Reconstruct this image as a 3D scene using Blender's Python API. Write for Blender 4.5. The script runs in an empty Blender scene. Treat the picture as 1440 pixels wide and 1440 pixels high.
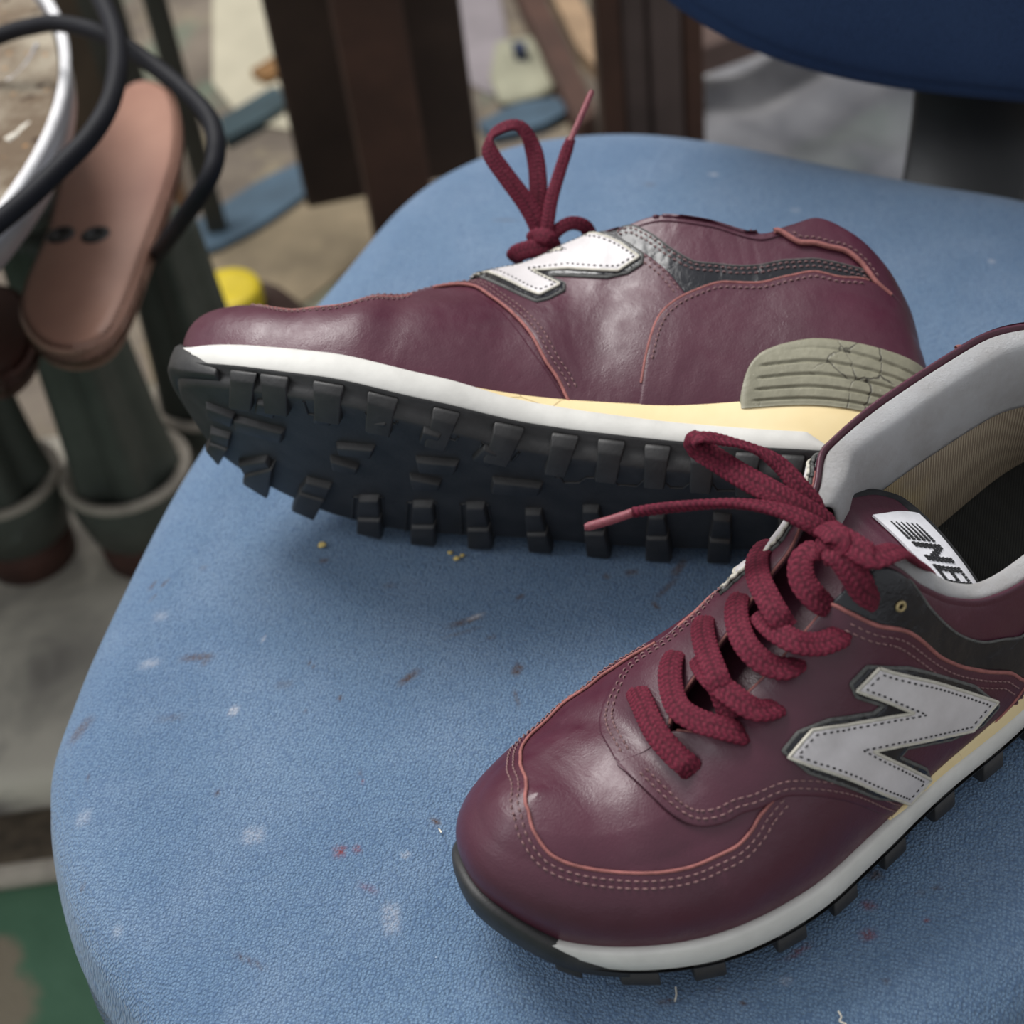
import bpy, bmesh, math, random
import numpy as np
from mathutils import Vector, Matrix
from mathutils.bvhtree import BVHTree
from mathutils.geometry import delaunay_2d_cdt
random.seed(7); rng = np.random.default_rng(7)
SC = bpy.context.scene
COL = SC.collection
PI = math.pi
SZ = 0.47                      # height of the seat top above the floor
# ------------------------------------------------------------------ camera
FPX, PITCH, CAMH, ROLL = 2242.6, 0.76385, 0.47706 + SZ, -0.14192
cam_d = bpy.data.cameras.new('camera'); cam_o = bpy.data.objects.new('camera', cam_d); COL.objects.link(cam_o)
SC.camera = cam_o
cam_d.sensor_width = 36; cam_d.lens = 36 * FPX / 1440; cam_d.clip_start = .01
def cam_basis():
    f = np.array([0, math.cos(PITCH), -math.sin(PITCH)]); r = np.array([1., 0, 0]); u = np.cross(r, f)
    c, s = math.cos(ROLL), math.sin(ROLL)
    return c * r + s * u, -s * r + c * u, f
CR_, CU_, CF_ = cam_basis()
CP = np.array([0, 0, CAMH])
m = Matrix(((CR_[0], CU_[0], -CF_[0], CP[0]), (CR_[1], CU_[1], -CF_[1], CP[1]), (CR_[2], CU_[2], -CF_[2], CP[2]), (0, 0, 0, 1)))
cam_o.matrix_world = m
cam_d.dof.use_dof = True; cam_d.dof.focus_distance = 0.555; cam_d.dof.aperture_fstop = 5.2
cam_d.dof.aperture_fstop = (cam_d.lens / 1000) / 0.0062
def ray(px):
    return CF_ + (px[0] - 720) / FPX * CR_ - (px[1] - 720) / FPX * CU_
def at_z(px, z):               # where the sight line through a pixel meets the height z (world)
    d = ray(px); return CP + d * ((z - CP[2]) / d[2])
def at_d(px, dist):            # ... at a depth along the optical axis
    return CP + ray(px) * dist
def at_plane(px, p, n):
    d = ray(px); n = np.asarray(n, float); return CP + d * (((np.asarray(p) - CP) @ n) / (d @ n))
# ------------------------------------------------------------------ light
def area(name, loc, target, size, power, color, size_y=None):
    d = bpy.data.lights.new(name, 'AREA'); d.energy = power; d.color = color; d.shape = 'RECTANGLE'; d.size = size; d.size_y = size_y or size
    o = bpy.data.objects.new(name, d); COL.objects.link(o); o.location = loc
    o.rotation_euler = (Vector(target) - Vector(loc)).to_track_quat('-Z', 'Y').to_euler(); return o
area('window_daylight', (-.75, 1.75, 2.7), (0.05, .5, .5), 1.5, 84, (1.0, .985, .96), 1.1)
area('left_area_light', (-1.8, 0.3, 2.1), (0.05, .6, .5), 1.2, 12, (.95, .97, 1.0))  # second, weaker area light from the left; no door is built there
W = bpy.data.worlds.new('World'); SC.world = W; W.use_nodes = True
W.node_tree.nodes['Background'].inputs[0].default_value = (.92, .955, 1.0, 1)
W.node_tree.nodes['Background'].inputs[1].default_value = 0.60
SC.view_settings.view_transform = 'Standard'; SC.view_settings.look = 'None'
SC.view_settings.exposure = 0.08; SC.view_settings.gamma = 1; SC.view_settings.use_curve_mapping = False

# ------------------------------------------------------------------ object helpers
def tag(o, label=None, cat=None, group=None, kind=None):
    if label: o['label'] = label
    if cat: o['category'] = cat
    if group: o['group'] = group
    if kind: o['kind'] = kind
    return o
def empty(name, loc=(0, 0, 0), rot=(0, 0, 0)):
    o = bpy.data.objects.new(name, None); COL.objects.link(o); o.location = loc; o.rotation_euler = rot
    o.empty_display_size = .02; return o
def mesh_obj(name, verts, faces, mat=None, parent=None, smooth=True, uv=None, recalc=False, attr=None, weld=0):
    me = bpy.data.meshes.new(name)
    me.from_pydata([tuple(map(float, v)) for v in verts], [], [tuple(int(i) for i in f) for f in faces])
    if attr is not None:
        for k, a in attr.items():
            at = me.attributes.new(k, 'FLOAT', 'POINT'); at.data.foreach_set('value', np.asarray(a, np.float32))
    if uv is not None:
        l = me.uv_layers.new(name='UVMap'); li = np.empty(len(me.loops), np.int32); me.loops.foreach_get('vertex_index', li)
        l.data.foreach_set('uv', np.asarray(uv, np.float32)[li].ravel())
    if recalc or weld:
        b = bmesh.new(); b.from_mesh(me)
        if weld: bmesh.ops.remove_doubles(b, verts=b.verts, dist=weld)
        bmesh.ops.recalc_face_normals(b, faces=b.faces); b.to_mesh(me); b.free()
    if smooth: me.polygons.foreach_set('use_smooth', [True] * len(me.polygons))
    me.update()
    o = bpy.data.objects.new(name, me); COL.objects.link(o)
    if mat: me.materials.append(mat)
    if parent: o.parent = parent
    return o
class MB:                      # collects shapes into one mesh
    def __init__(s): s.v = []; s.f = []
    def add(s, V, F):
        b = len(s.v); s.v += [tuple(v) for v in V]; s.f += [tuple(i + b for i in f) for f in F]; return s
    def build(s, name, mat, parent=None, smooth=True, recalc=True): return mesh_obj(name, s.v, s.f, mat, parent, smooth, recalc=recalc)
def grid_faces(a, b, wrapa=False, wrapb=False):
    F = []
    for i in range(a if wrapa else a - 1):
        for j in range(b if wrapb else b - 1):
            i2 = (i + 1) % a; j2 = (j + 1) % b
            F.append((i * b + j, i2 * b + j, i2 * b + j2, i * b + j2))
    return F
def catmull(P, n=12, closed=False):
    P = np.asarray(P, float); k = len(P)
    if not closed: Q = np.vstack([2 * P[0] - P[1], P, 2 * P[-1] - P[-2]])
    out = []
    for i in range(k if closed else k - 1):
        if closed: p0, p1, p2, p3 = P[i - 1], P[i], P[(i + 1) % k], P[(i + 2) % k]
        else: p0, p1, p2, p3 = Q[i], Q[i + 1], Q[i + 2], Q[i + 3]
        t = np.linspace(0, 1, n, endpoint=False)[:, None]
        out.append(.5 * ((2 * p1) + (-p0 + p2) * t + (2 * p0 - 5 * p1 + 4 * p2 - p3) * t * t + (-p0 + 3 * p1 - 3 * p2 + p3) * t ** 3))
    out = np.vstack(out)
    return out if closed else np.vstack([out, P[-1:]])
def resample(P, step, closed=False):
    P = np.asarray(P, float)
    if closed: P = np.vstack([P, P[:1]])
    s = np.r_[0, np.cumsum(np.linalg.norm(np.diff(P, axis=0), axis=1))]
    n = max(2, int(round(s[-1] / step)) + 1); q = np.linspace(0, s[-1], n)
    R = np.stack([np.interp(q, s, P[:, i]) for i in range(P.shape[1])], 1)
    return R[:-1] if closed else R
def frames(P, up=None):
    P = np.asarray(P, float); T = np.gradient(P, axis=0); T /= np.linalg.norm(T, axis=1)[:, None] + 1e-12
    if up is None:
        u = np.array([0, 0, 1.]) if abs(T[0][2]) < .9 else np.array([1., 0, 0]); U = []
        for t in T:
            u = u - t * (u @ t); u /= np.linalg.norm(u) + 1e-12; U.append(u.copy())
        U = np.array(U)
    else:
        U = np.asarray(up, float) * np.ones_like(P); U = U - T * (U * T).sum(1)[:, None]; U /= np.linalg.norm(U, axis=1)[:, None] + 1e-12
    return T, U, np.cross(T, U)
def tube(P, r, seg=8, up=None, cap=True):
    T, U, S = frames(P, up); n = len(P); r = np.ones(n) * r
    a = np.arange(seg) * 2 * PI / seg
    V = (np.asarray(P)[:, None, :] + r[:, None, None] * (np.cos(a)[None, :, None] * U[:, None, :] + np.sin(a)[None, :, None] * S[:, None, :])).reshape(-1, 3)
    F = grid_faces(n, seg, False, True)
    if cap: F += [tuple(range(seg))[::-1], tuple((n - 1) * seg + i for i in range(seg))]
    return V, F
def lathe(prof, seg=40, c=(0, 0, 0)):
    a = np.arange(seg) * 2 * PI / seg
    V = [(c[0] + r * math.cos(t), c[1] + r * math.sin(t), c[2] + z) for r, z in prof for t in a]
    return V, grid_faces(len(prof), seg, False, True) + [tuple(range(seg))[::-1], tuple((len(prof) - 1) * seg + i for i in range(seg))]
def rbox(c, size, bev=.003, rz=0, M=None):   # bevelled box
    b = bmesh.new(); bmesh.ops.create_cube(b, size=1)
    for v in b.verts: v.co = Vector((v.co.x * size[0], v.co.y * size[1], v.co.z * size[2]))
    if bev: bmesh.ops.bevel(b, geom=b.edges[:], offset=bev, segments=2, affect='EDGES', profile=.5)
    R = Matrix.Rotation(rz, 3, 'Z') if M is None else M
    V = [tuple(R @ v.co + Vector(c)) for v in b.verts]; F = [tuple(v.index for v in f.verts) for f in b.faces]; b.free(); return V, F
def slab(poly, z0, z1, bev=.002):           # a plate with the given plan outline
    b = bmesh.new(); vs = [b.verts.new((p[0], p[1], z0)) for p in poly]; f = b.faces.new(vs)
    r = bmesh.ops.extrude_face_region(b, geom=[f]); tv = [g for g in r['geom'] if isinstance(g, bmesh.types.BMVert)]
    for v in tv: v.co.z = z1
    bmesh.ops.recalc_face_normals(b, faces=b.faces)
    if bev: bmesh.ops.bevel(b, geom=[e for e in b.edges if abs(e.verts[0].co.z - e.verts[1].co.z) < 1e-6 or True], offset=bev, segments=2, affect='EDGES', profile=.5)
    b.verts.index_update(); V = [tuple(v.co) for v in b.verts]; F = [tuple(v.index for v in f.verts) for f in b.faces]; b.free(); return V, F

# ------------------------------------------------------------------ materials
class NT:
    def __init__(s, name):
        s.m = bpy.data.materials.new(name); s.m.use_nodes = True; s.t = s.m.node_tree; s.n = s.t.nodes; s.b = s.n['Principled BSDF']
        s.tc = None
    def add(s, typ, inp=None, **kw):
        n = s.n.new(typ)
        for k, v in kw.items(): setattr(n, k, v)
        for k, v in (inp or {}).items():
            if hasattr(v, 'is_output') or hasattr(v, 'links'): s.t.links.new(v, n.inputs[k])
            else: n.inputs[k].default_value = v
        return n
    def obj(s, kind='Object'):
        if s.tc is None: s.tc = s.n.new('ShaderNodeTexCoord')
        return s.tc.outputs[kind]
    def noise(s, scale, detail=3, rough=.5, dist=0, vec=None): return s.add('ShaderNodeTexNoise', {'Vector': vec or s.obj(), 'Scale': scale, 'Detail': detail, 'Roughness': rough, 'Distortion': dist}).outputs['Fac']
    def vor(s, scale, feature='F1', vec=None, out='Distance'): return s.add('ShaderNodeTexVoronoi', {'Vector': vec or s.obj(), 'Scale': scale}, feature=feature).outputs[out]
    def ramp(s, fac, stops, interp='LINEAR'):
        n = s.add('ShaderNodeValToRGB', {'Fac': fac}); r = n.color_ramp; r.interpolation = interp
        while len(r.elements) < len(stops): r.elements.new(.5)
        for e, (p, c) in zip(r.elements, stops): e.position = p; e.color = (c, c, c, 1) if isinstance(c, (int, float)) else (*c, 1)
        return n.outputs['Color']
    def mix(s, fac, a, b, blend='MIX'):
        n = s.n.new('ShaderNodeMix'); n.data_type = 'RGBA'; n.blend_type = blend
        for k, v in ((0, fac), (6, a), (7, b)):
            if hasattr(v, 'is_output'): s.t.links.new(v, n.inputs[k])
            else: n.inputs[k].default_value = v if k == 0 else (*v, 1)
        return n.outputs[2]
    def math(s, op, a, b=0, clamp=False):
        n = s.n.new('ShaderNodeMath'); n.operation = op; n.use_clamp = clamp
        for k, v in ((0, a), (1, b)):
            if hasattr(v, 'is_output'): s.t.links.new(v, n.inputs[k])
            else: n.inputs[k].default_value = v
        return n.outputs[0]
    def bump(s, h, strength=.3, dist=.001, prev=None):
        n = s.add('ShaderNodeBump', {'Height': h, 'Strength': strength, 'Distance': dist})
        if prev is not None: s.t.links.new(prev, n.inputs['Normal'])
        return n.outputs['Normal']
    def mapping(s, scale=(1, 1, 1), rot=(0, 0, 0), vec=None): return s.add('ShaderNodeMapping', {'Vector': vec or s.obj(), 'Scale': scale, 'Rotation': rot}).outputs[0]
    def attr(s, name): return s.add('ShaderNodeAttribute', attribute_name=name).outputs['Fac']
    def set(s, color=None, rough=None, metal=None, normal=None, spec=None, **kw):
        for k, v in dict({'Base Color': color, 'Roughness': rough, 'Metallic': metal, 'Normal': normal, 'Specular IOR Level': spec}, **kw).items():
            if v is None: continue
            if hasattr(v, 'is_output'): s.t.links.new(v, s.b.inputs[k])
            else: s.b.inputs[k].default_value = (*v, 1) if isinstance(v, tuple) and len(v) == 3 else v
        return s.m
def leather(name, col, rough=.42, wr=.5, dark=.75, coat=.0):
    n = NT(name); big = n.noise(22, 4, .6); c = n.mix(n.ramp(big, [(.3, 0), (.7, 1)]), tuple(x * dark for x in col), col)
    scuff = n.ramp(n.noise(60, 6, .7), [(.66, 0), (.78, 1)]); c = n.mix(n.math('MULTIPLY', scuff, .22), c, tuple(min(1, x * 1.9 + .03) for x in col))
    grain = n.vor(1500); fine = n.noise(900, 3, .6)
    wrk = n.noise(260, 5, .6, .4, n.mapping((1, .4, 1), (0, 0, .5)))
    crease = n.noise(26, 3, .5, .5, n.mapping((1.6, .6, 1)))
    b = n.bump(grain, .10, .0006); b = n.bump(fine, .12, .0006, b); b = n.bump(wrk, .22 * wr, .0012, b); b = n.bump(crease, .4 * wr, .006, b)
    r = n.ramp(n.noise(120, 4, .6), [(.3, rough - .07), (.75, rough + .12)])
    return n.set(c, r, 0, b, .5, **({'Coat Weight': coat, 'Coat Roughness': .25} if coat else {}))
def plain(name, col, rough=.6, var=.12, scale=60, bump=.15, bs=.0008, metal=0, spec=.5, bscale=None):
    n = NT(name); f = n.noise(scale, 5, .6); c = n.mix(n.ramp(f, [(.3, 0), (.7, 1)]), tuple(x * (1 - var) for x in col), tuple(min(1, x * (1 + var)) for x in col))
    return n.set(c, rough, metal, n.bump(n.noise(bscale or scale * 8, 4, .6), bump, bs), spec)
M = {}
M['leather'] = leather('burgundy_leather', (.080, .0175, .034), .40, .6)
M['leather2'] = leather('burgundy_leather_overlay', (.076, .0165, .032), .41, .5)
M['patent'] = leather('black_shiny_leather', (.012, .012, .016), .2, 1.4, .8)
M['raw'] = plain('raw_leather_edge', (.27, .095, .085), .8, .3, 300)
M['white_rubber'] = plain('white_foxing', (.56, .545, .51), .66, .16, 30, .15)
M['rubber'] = plain('black_rubber', (.020, .019, .019), .55, .4, 80, .3, .0006)
M['thread'] = plain('stitch_thread', (.19, .10, .10), .7, .2, 800)
M['thread_dark'] = plain('dark_thread', (.03, .028, .03), .6, .2, 800)
M['felt'] = plain('grey_edge_backing', (.10, .10, .095), .9, .35, 500, .5, .0006)
M['aglet'] = plain('lace_tip_plastic', (.22, .05, .065), .35, .3, 900, .3)
M['blackplastic'] = plain('black_plastic', (.010, .010, .011), .45, .2, 60, .15)
def mk():
    n = NT('cream_foam'); f = n.noise(14, 4, .6); c = n.mix(n.ramp(f, [(.35, 0), (.7, 1)]), (.66, .50, .24), (.76, .62, .36))
    cr = n.ramp(n.vor(38, 'DISTANCE_TO_EDGE'), [(.0, 1), (.012, 0)]); cr = n.math('MULTIPLY', cr, n.ramp(n.noise(20, 2), [(.5, 0), (.6, .8)]))
    M['cream'] = n.set(n.mix(cr, c, (.22, .14, .05)), .6, 0, n.bump(n.noise(200, 4), .15, .0008))
    n = NT('olive_heel_clip'); v = n.mapping((1, 1, .6)); d = n.add('ShaderNodeTexNoise', {'Vector': v, 'Scale': 60., 'Detail': 4.}).outputs['Color']
    vv = n.add('ShaderNodeVectorMath', {0: v, 1: n.mix(.012, (0, 0, 0), d)}, operation='ADD').outputs[0]
    cr = n.ramp(n.vor(62, 'DISTANCE_TO_EDGE', vv), [(0, 1), (.022, 0)]); cr = n.math('MULTIPLY', cr, n.ramp(n.noise(30, 2), [(.50, 0), (.56, 1)]))
    c = n.mix(n.ramp(n.noise(70, 5, .7), [(.3, 0), (.7, 1)]), (.175, .165, .115), (.26, .245, .175)); c = n.mix(cr, c, (.03, .025, .018))
    worn = n.ramp(n.noise(500, 4, .7), [(.66, 0), (.72, 1)]); c = n.mix(n.math('MULTIPLY', worn, .35), c, (.6, .56, .45))
    M['clip'] = n.set(c, .5, 0, n.bump(n.math('SUBTRACT', n.noise(400, 4), n.math('MULTIPLY', cr, 2.)), .3, .0008))
    n = NT('white_fleece_lining'); c = n.mix(n.ramp(n.noise(35, 5, .65), [(.35, 0), (.62, 1)]), (.70, .66, .64), (.90, .89, .90))
    M['fleece'] = n.set(c, .95, 0, n.bump(n.noise(650, 6, .85), 1., .006), .15, **{'Sheen Weight': .5, 'Sheen Roughness': .5})
    n = NT('beige_mesh_lining'); w = n.add('ShaderNodeTexWave', {'Vector': n.mapping((1, 0, 0)), 'Scale': 260., 'Distortion': .6, 'Detail': 2.}).outputs['Fac']
    c = n.mix(w, (.20, .15, .10), (.44, .36, .26)); c = n.mix(n.ramp(n.noise(25, 3), [(.58, 0), (.7, .35)]), c, (.58, .42, .14)); M['mesh'] = n.set(c, .9, 0, n.bump(w, .5, .0008))
    n = NT('black_insole_cloth'); w = n.add('ShaderNodeTexWave', {'Vector': n.mapping((1, 1, 0), (0, 0, .9)), 'Scale': 330., 'Distortion': .3}).outputs['Fac']
    sp = n.ramp(n.vor(420), [(.035, 1), (.06, 0)]); sp = n.math('MULTIPLY', sp, n.ramp(n.noise(60, 2), [(.55, 0), (.6, 1)]))
    M['insole'] = n.set(n.mix(sp, n.mix(w, (.010, .010, .009), (.026, .026, .022)), (.4, .36, .25)), .9, 0, n.bump(w, .5, .0006))
    # logo leather: pale grey, soft
    n = NT('pale_grey_leather'); c = n.mix(n.ramp(n.noise(90, 5, .6), [(.3, 0), (.7, 1)]), (.50, .47, .47), (.60, .565, .57))
    M['letter'] = n.set(c, .5, 0, n.bump(n.noise(1200, 3), .15, .0005))
    M['letter_edge'] = plain('cream_logo_edge', (.50, .47, .40), .7, .15, 300)
    # lace
    n = NT('burgundy_braided_lace'); h = n.attr('braid'); c = n.mix(h, (.050, .0045, .012), (.165, .014, .036)); c = n.mix(n.ramp(n.noise(700, 3), [(.45, 0), (.8, .35)]), c, (.26, .045, .07))
    M['lace'] = n.set(c, .72, 0, n.bump(n.noise(3000, 3, .7), .5, .0006), .2)
    # seat fabric
    n = NT('blue_woven_fabric'); a = n.add('ShaderNodeTexWave', {'Vector': n.mapping((1, 1, 0), (0, 0, .35)), 'Scale': 210., 'Distortion': .9, 'Detail': 1., 'Detail Scale': 4.}).outputs['Fac']
    b_ = n.add('ShaderNodeTexWave', {'Vector': n.mapping((1, 1, 0), (0, 0, 1.95)), 'Scale': 210., 'Distortion': .9, 'Detail': 1., 'Detail Scale': 4.}).outputs['Fac']
    knit = n.math('MULTIPLY', a, b_); v = n.vor(1050, vec=n.mapping((1, 1, 0), (0, 0, .3)))
    c = n.mix(n.ramp(n.noise(9, 4, .6), [(.3, 0), (.7, 1)]), (.118, .195, .300), (.158, .248, .358))
    c = n.mix(n.ramp(n.noise(26, 4, .6), [(.45, 0), (.8, .55)]), c, (.22, .30, .41))
    c = n.mix(n.ramp(v, [(.25, 0), (.75, .5)]), c, (.03, .065, .15))
    c = n.mix(n.ramp(knit, [(.0, .22), (.35, 0)]), c, (.02, .04, .10))
    lint = n.ramp(n.vor(230), [(.03, 1), (.05, 0)]); lint = n.math('MULTIPLY', lint, n.ramp(n.noise(70, 2), [(.56, 0), (.62, .9)])); c = n.mix(lint, c, (.5, .55, .62))
    gr = n.math('MULTIPLY', n.attr('grime'), n.ramp(n.noise(900, 3, .6), [(.35, .35), (.6, 1)])); c = n.mix(n.math('MULTIPLY', gr, 1, True), c, (.075, .045, .036))
    rd = n.math('MULTIPLY', n.attr('redspot'), n.ramp(n.noise(800, 3, .6), [(.4, .3), (.6, 1)])); c = n.mix(rd, c, (.16, .035, .04))
    pa = n.math('MULTIPLY', n.attr('pale'), n.ramp(n.noise(900, 3, .6), [(.4, .3), (.6, 1)])); c = n.mix(pa, c, (.42, .43, .47))
    bb = n.bump(v, .6, .0011); bb = n.bump(knit, .18, .0006, bb); bb = n.bump(n.noise(60, 4), .12, .003, bb)
    M['fabric'] = n.set(c, .88, 0, bb, .25, **{'Sheen Weight': .18})
    n = NT('navy_back_fabric'); v = n.vor(900, vec=n.mapping((1, 1, 1))); c = n.mix(n.ramp(v, [(.2, 0), (.8, .6)]), (.027, .050, .112), (.011, .021, .050))
    c = n.mix(n.ramp(n.noise(14, 4), [(.4, 0), (.7, .5)]), c, (.030, .055, .115)); M['fabric_dark'] = n.set(c, .9, 0, n.bump(v, .5, .0012), .2)
mk()
# ================================================================== the shoes
# local frame: x from toe to heel, l towards the outer side of the foot, z up.  y = sg * l (sg mirrors left / right)
def sint(xs, ys, x):
    xs = np.asarray(xs, float); ys = np.asarray(ys, float); x = np.clip(np.asarray(x, float), xs[0], xs[-1])
    h = np.diff(xs); d = np.diff(ys) / h; mm = np.zeros(len(xs)); mm[0] = d[0]; mm[-1] = d[-1]
    for i in range(1, len(xs) - 1):
        if d[i - 1] * d[i] > 0:
            w1 = 2 * h[i] + h[i - 1]; w2 = h[i] + 2 * h[i - 1]; mm[i] = (w1 + w2) / (w1 / d[i - 1] + w2 / d[i])
    k = np.clip(np.searchsorted(xs, x, side='right') - 1, 0, len(h) - 1)
    t = (x - xs[k]) / h[k]; a = ys[k]; b = ys[k + 1]; H = h[k]
    return a * (1 + 2 * t) * (1 - t) ** 2 + mm[k] * H * t * (1 - t) ** 2 + b * t * t * (3 - 2 * t) + mm[k + 1] * H * t * t * (t - 1)
LEN = .305
OUTL = [(0.305, -0.0012), (0.301, 0.0169), (0.29, 0.029), (0.265, 0.0374), (0.23, 0.0414), (0.19, 0.0470), (0.15, 0.0489), (0.115, 0.0526), (0.085, 0.0547), (0.055, 0.05), (0.03, 0.0381), (0.012, 0.0221), (0.002, 0.0048),
        (0.0, -0.0105), (0.006, -0.0283), (0.02, -0.0402), (0.045, -0.0487), (0.08, -0.0525), (0.115, -0.0450), (0.15, -0.0342), (0.19, -0.0304), (0.23, -0.0296), (0.265, -0.0294), (0.29, -0.0251), (0.301, -0.0159)]
def z0(x): return sint([0, .015, .04, .07, .11, .20, .27, .305], [.0250, .0135, .0070, .0025, 0, 0, .0018, .0030], x)
def zw(x): return sint([0, .03, .10, .16, .26, .305], [.006, .0065, .0075, .009, .010, .011], x)
def zwh(x): return sint([0, .03, .08, .12, .20, .305], [.0044, .0092, .0110, .0108, .0093, .0085], x)
def zcr(x): return sint([0, .115, .15, .20, .26, .305], [0, 0, .0028, .0078, .0160, .0125], x)
def zf(x): return z0(x) + zw(x) + zwh(x) + zcr(x)
TLAT = ([0, .03, .05, .071, .073, .080, .10, .13, .142, .155, .17, .19, .21, .24, .265, .282, .291], [-.012, -.006, 0, .006, .0062, .015, .018, .022, .028, .034, .037, .039, .039, .036, .028, .014, .0012])
TMED = ([0, .03, .05, .071, .073, .080, .10, .13, .155, .17, .20, .24, .265, .282, .291], [-.012, -.006, 0, .006, .0058, .0015, -.001, -.0025, -.015, -.026, -.029, -.028, -.022, -.012, -.0012])
HMED = ([.03, .05, .071, .075, .10, .13, .16, .185, .215, .245, .27, .292], [.0665, .0615, .0675, .0692, .0815, .099, .1065, .109, .111, .112, .108, .101])
HLAT = ([.03, .05, .071, .075, .10, .13, .142, .155, .165, .18, .20, .23, .26, .28, .292], [.0665, .0615, .0675, .0692, .080, .101, .110, .095, .0845, .0755, .072, .076, .094, .104, .101])
HMEDF = ([.03, .05, .071, .075, .10, .13, .16, .168, .193, .21, .23, .242, .253, .266, .28, .292], [.0665, .0615, .0675, .0692, .0830, .099, .1075, .1095, .1165, .1155, .1115, .117, .1225, .1195, .112, .101])
HLATF = ([.03, .05, .071, .075, .10, .13, .142, .155, .165, .18, .20, .23, .26, .28, .292], [.0665, .0615, .0675, .0692, .081, .099, .104, .100, .095, .088, .083, .085, .100, .108, .101])
NU = 560
OFULL = resample(catmull(OUTL, 30, True), .0002, True)
_s = np.r_[0, np.cumsum(np.linalg.norm(np.diff(np.vstack([OFULL, OFULL[:1]]), axis=0), axis=1))]; PERIM = _s[-1]; _s = _s / PERIM
def outline(u, off=0.):
    u = np.mod(u, 1); C = np.vstack([OFULL, OFULL[:1]]); e = 1e-3
    f = lambda q: np.stack([np.interp(np.mod(q, 1), _s, C[:, 0]), np.interp(np.mod(q, 1), _s, C[:, 1])], -1)
    P = f(u); t = f(u + e) - f(u - e); t /= np.linalg.norm(t, axis=-1)[..., None]
    nr = np.stack([t[..., 1], -t[..., 0]], -1)
    return P + nr * OSG * off, nr * OSG
OSG = 1.
_p, _n = outline(np.array([.25])); OSG = 1. if _n[0][1] > 0 else -1.
UT = float(_s[np.argmin(OFULL[:, 0])])         # where the toe tip lies on the outline
def base_surface(n=NU, m=64, sh=None, tabs=None):
    K = n // 2; ul = np.linspace(0, UT, K + 1); xl = outline(ul)[0][:, 0]
    um = np.linspace(UT, 1, 4000); xm = outline(um)[0][:, 0]; xm = np.maximum.accumulate(xm + np.arange(4000) * 1e-9)
    u = np.r_[ul, np.interp(xl[1:-1], xm, um)[::-1]]
    O, nr = outline(u); B, _ = outline(u, -.0035)
    zB = zf(B[:, 0]) - .001
    xb = np.r_[B[:K + 1, 0], B[1:K, 0][::-1]]
    bx = np.clip((xb - .0035) / .298, 0, 1) * LEN
    xT = sint([0, .03, .07, .11, .18, .25, .29, .305], [.034, .046, .072, .108, .178, .246, .282, .291], bx)
    side = np.ones(n); side[K + 1:] = -1
    lT = np.where(side > 0, sint(*TLAT, xT), sint(*TMED, xT)); zT = np.where((side > 0) | (xT < .071), sint(*tabs[0], xT), sint(*tabs[1], xT)); lT = np.where(xT < .071, sint(*TLAT, xT), lT); lT[0] = 0
    nn = sint([0, .04, .09, .12, .16, .19, .24, .305], [2.5, 2.4, 2.15, 1.8, 1.5, 1.45, 1.5, 1.5], bx)
    t = np.linspace(0, 1, m); th = t[None, :] * PI / 2; e = (2 / nn)[:, None]
    hf = 1 - np.cos(th) ** e; vf = np.sin(th) ** e; hf[:, -1] = 1
    X = B[:, :1] + (xT - B[:, 0])[:, None] * hf; Y = B[:, 1:] + (lT - B[:, 1])[:, None] * hf; Z = zB[:, None] + (zT - zB)[:, None] * vf
    bel = .0022 * np.sin(PI * np.clip(t / .5, 0, 1))[None, :]
    X = X + nr[:, :1] * bel; Y = Y + nr[:, 1:] * bel
    P = np.stack([X, Y, Z], -1)
    N = grid_normals(P)
    # wear: creases and dents
    def g(x, l, sx, sl, ang=0):
        c, s = math.cos(ang), math.sin(ang); dx = X - x; dl = Y - l
        return np.exp(-((c * dx + s * dl) / sx) ** 2 - ((-s * dx + c * dl) / sl) ** 2)
    edge = np.clip(t / .25, 0, 1)[None, :] * np.ones_like(X)
    d = np.zeros_like(X)
    for (x, l, sx, sl, ang, a) in (sh or []): d += a * g(x, l, sx, sl, ang)
    k = np.stack([X, Y, Z], -1)
    ua = np.linspace(0, 0, 1)
    w = np.sin(X * 190 + np.sin(Y * 70) * 1.2) * np.sin(Y * 60 + X * 90 + 1) * .00045 * np.exp(-((X - .085) / .035) ** 2)
    same = [i for i in range(1, K) if np.linalg.norm(P[i, -1] - P[-i, -1]) < 1e-5]
    for i in same:
        q = N[i, -2] + N[-i, -2]; q[1] *= .5; q = q / np.linalg.norm(q) if np.linalg.norm(q) > .5 else np.array([0, 0, 1.]); N[i, -1] = N[-i, -1] = q
    N[K, -1] = N[K - 1, -1]; d[K] = .5 * (d[K - 1] + d[K + 1])
    P = P + N * ((d + w) * edge)[..., None]
    q_ = 20
    for i in same + [K]:                          # let the two halves flow into each other over the ridge
        if i == K: continue
        S = np.vstack([P[i, -q_:], P[-i, -q_:-1][::-1]])
        for _ in range(60): S[1:-1] = .5 * S[1:-1] + .25 * (S[:-2] + S[2:])
        P[i, -q_:] = S[:q_]; P[-i, -q_:] = S[q_ - 1:][::-1]
    blk = [i for i in same]
    if blk:                                       # and along the ridge
        for _ in range(4):
            R_ = P[blk, -1].copy(); R_[1:-1] = .5 * R_[1:-1] + .25 * (R_[:-2] + R_[2:]); P[blk, -1] = R_; P[[-i for i in blk], -1] = R_
        P[K, -q_:] = .5 * (P[K - 1, -q_:] + P[K + 1, -q_:])
    return u, t, P
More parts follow.
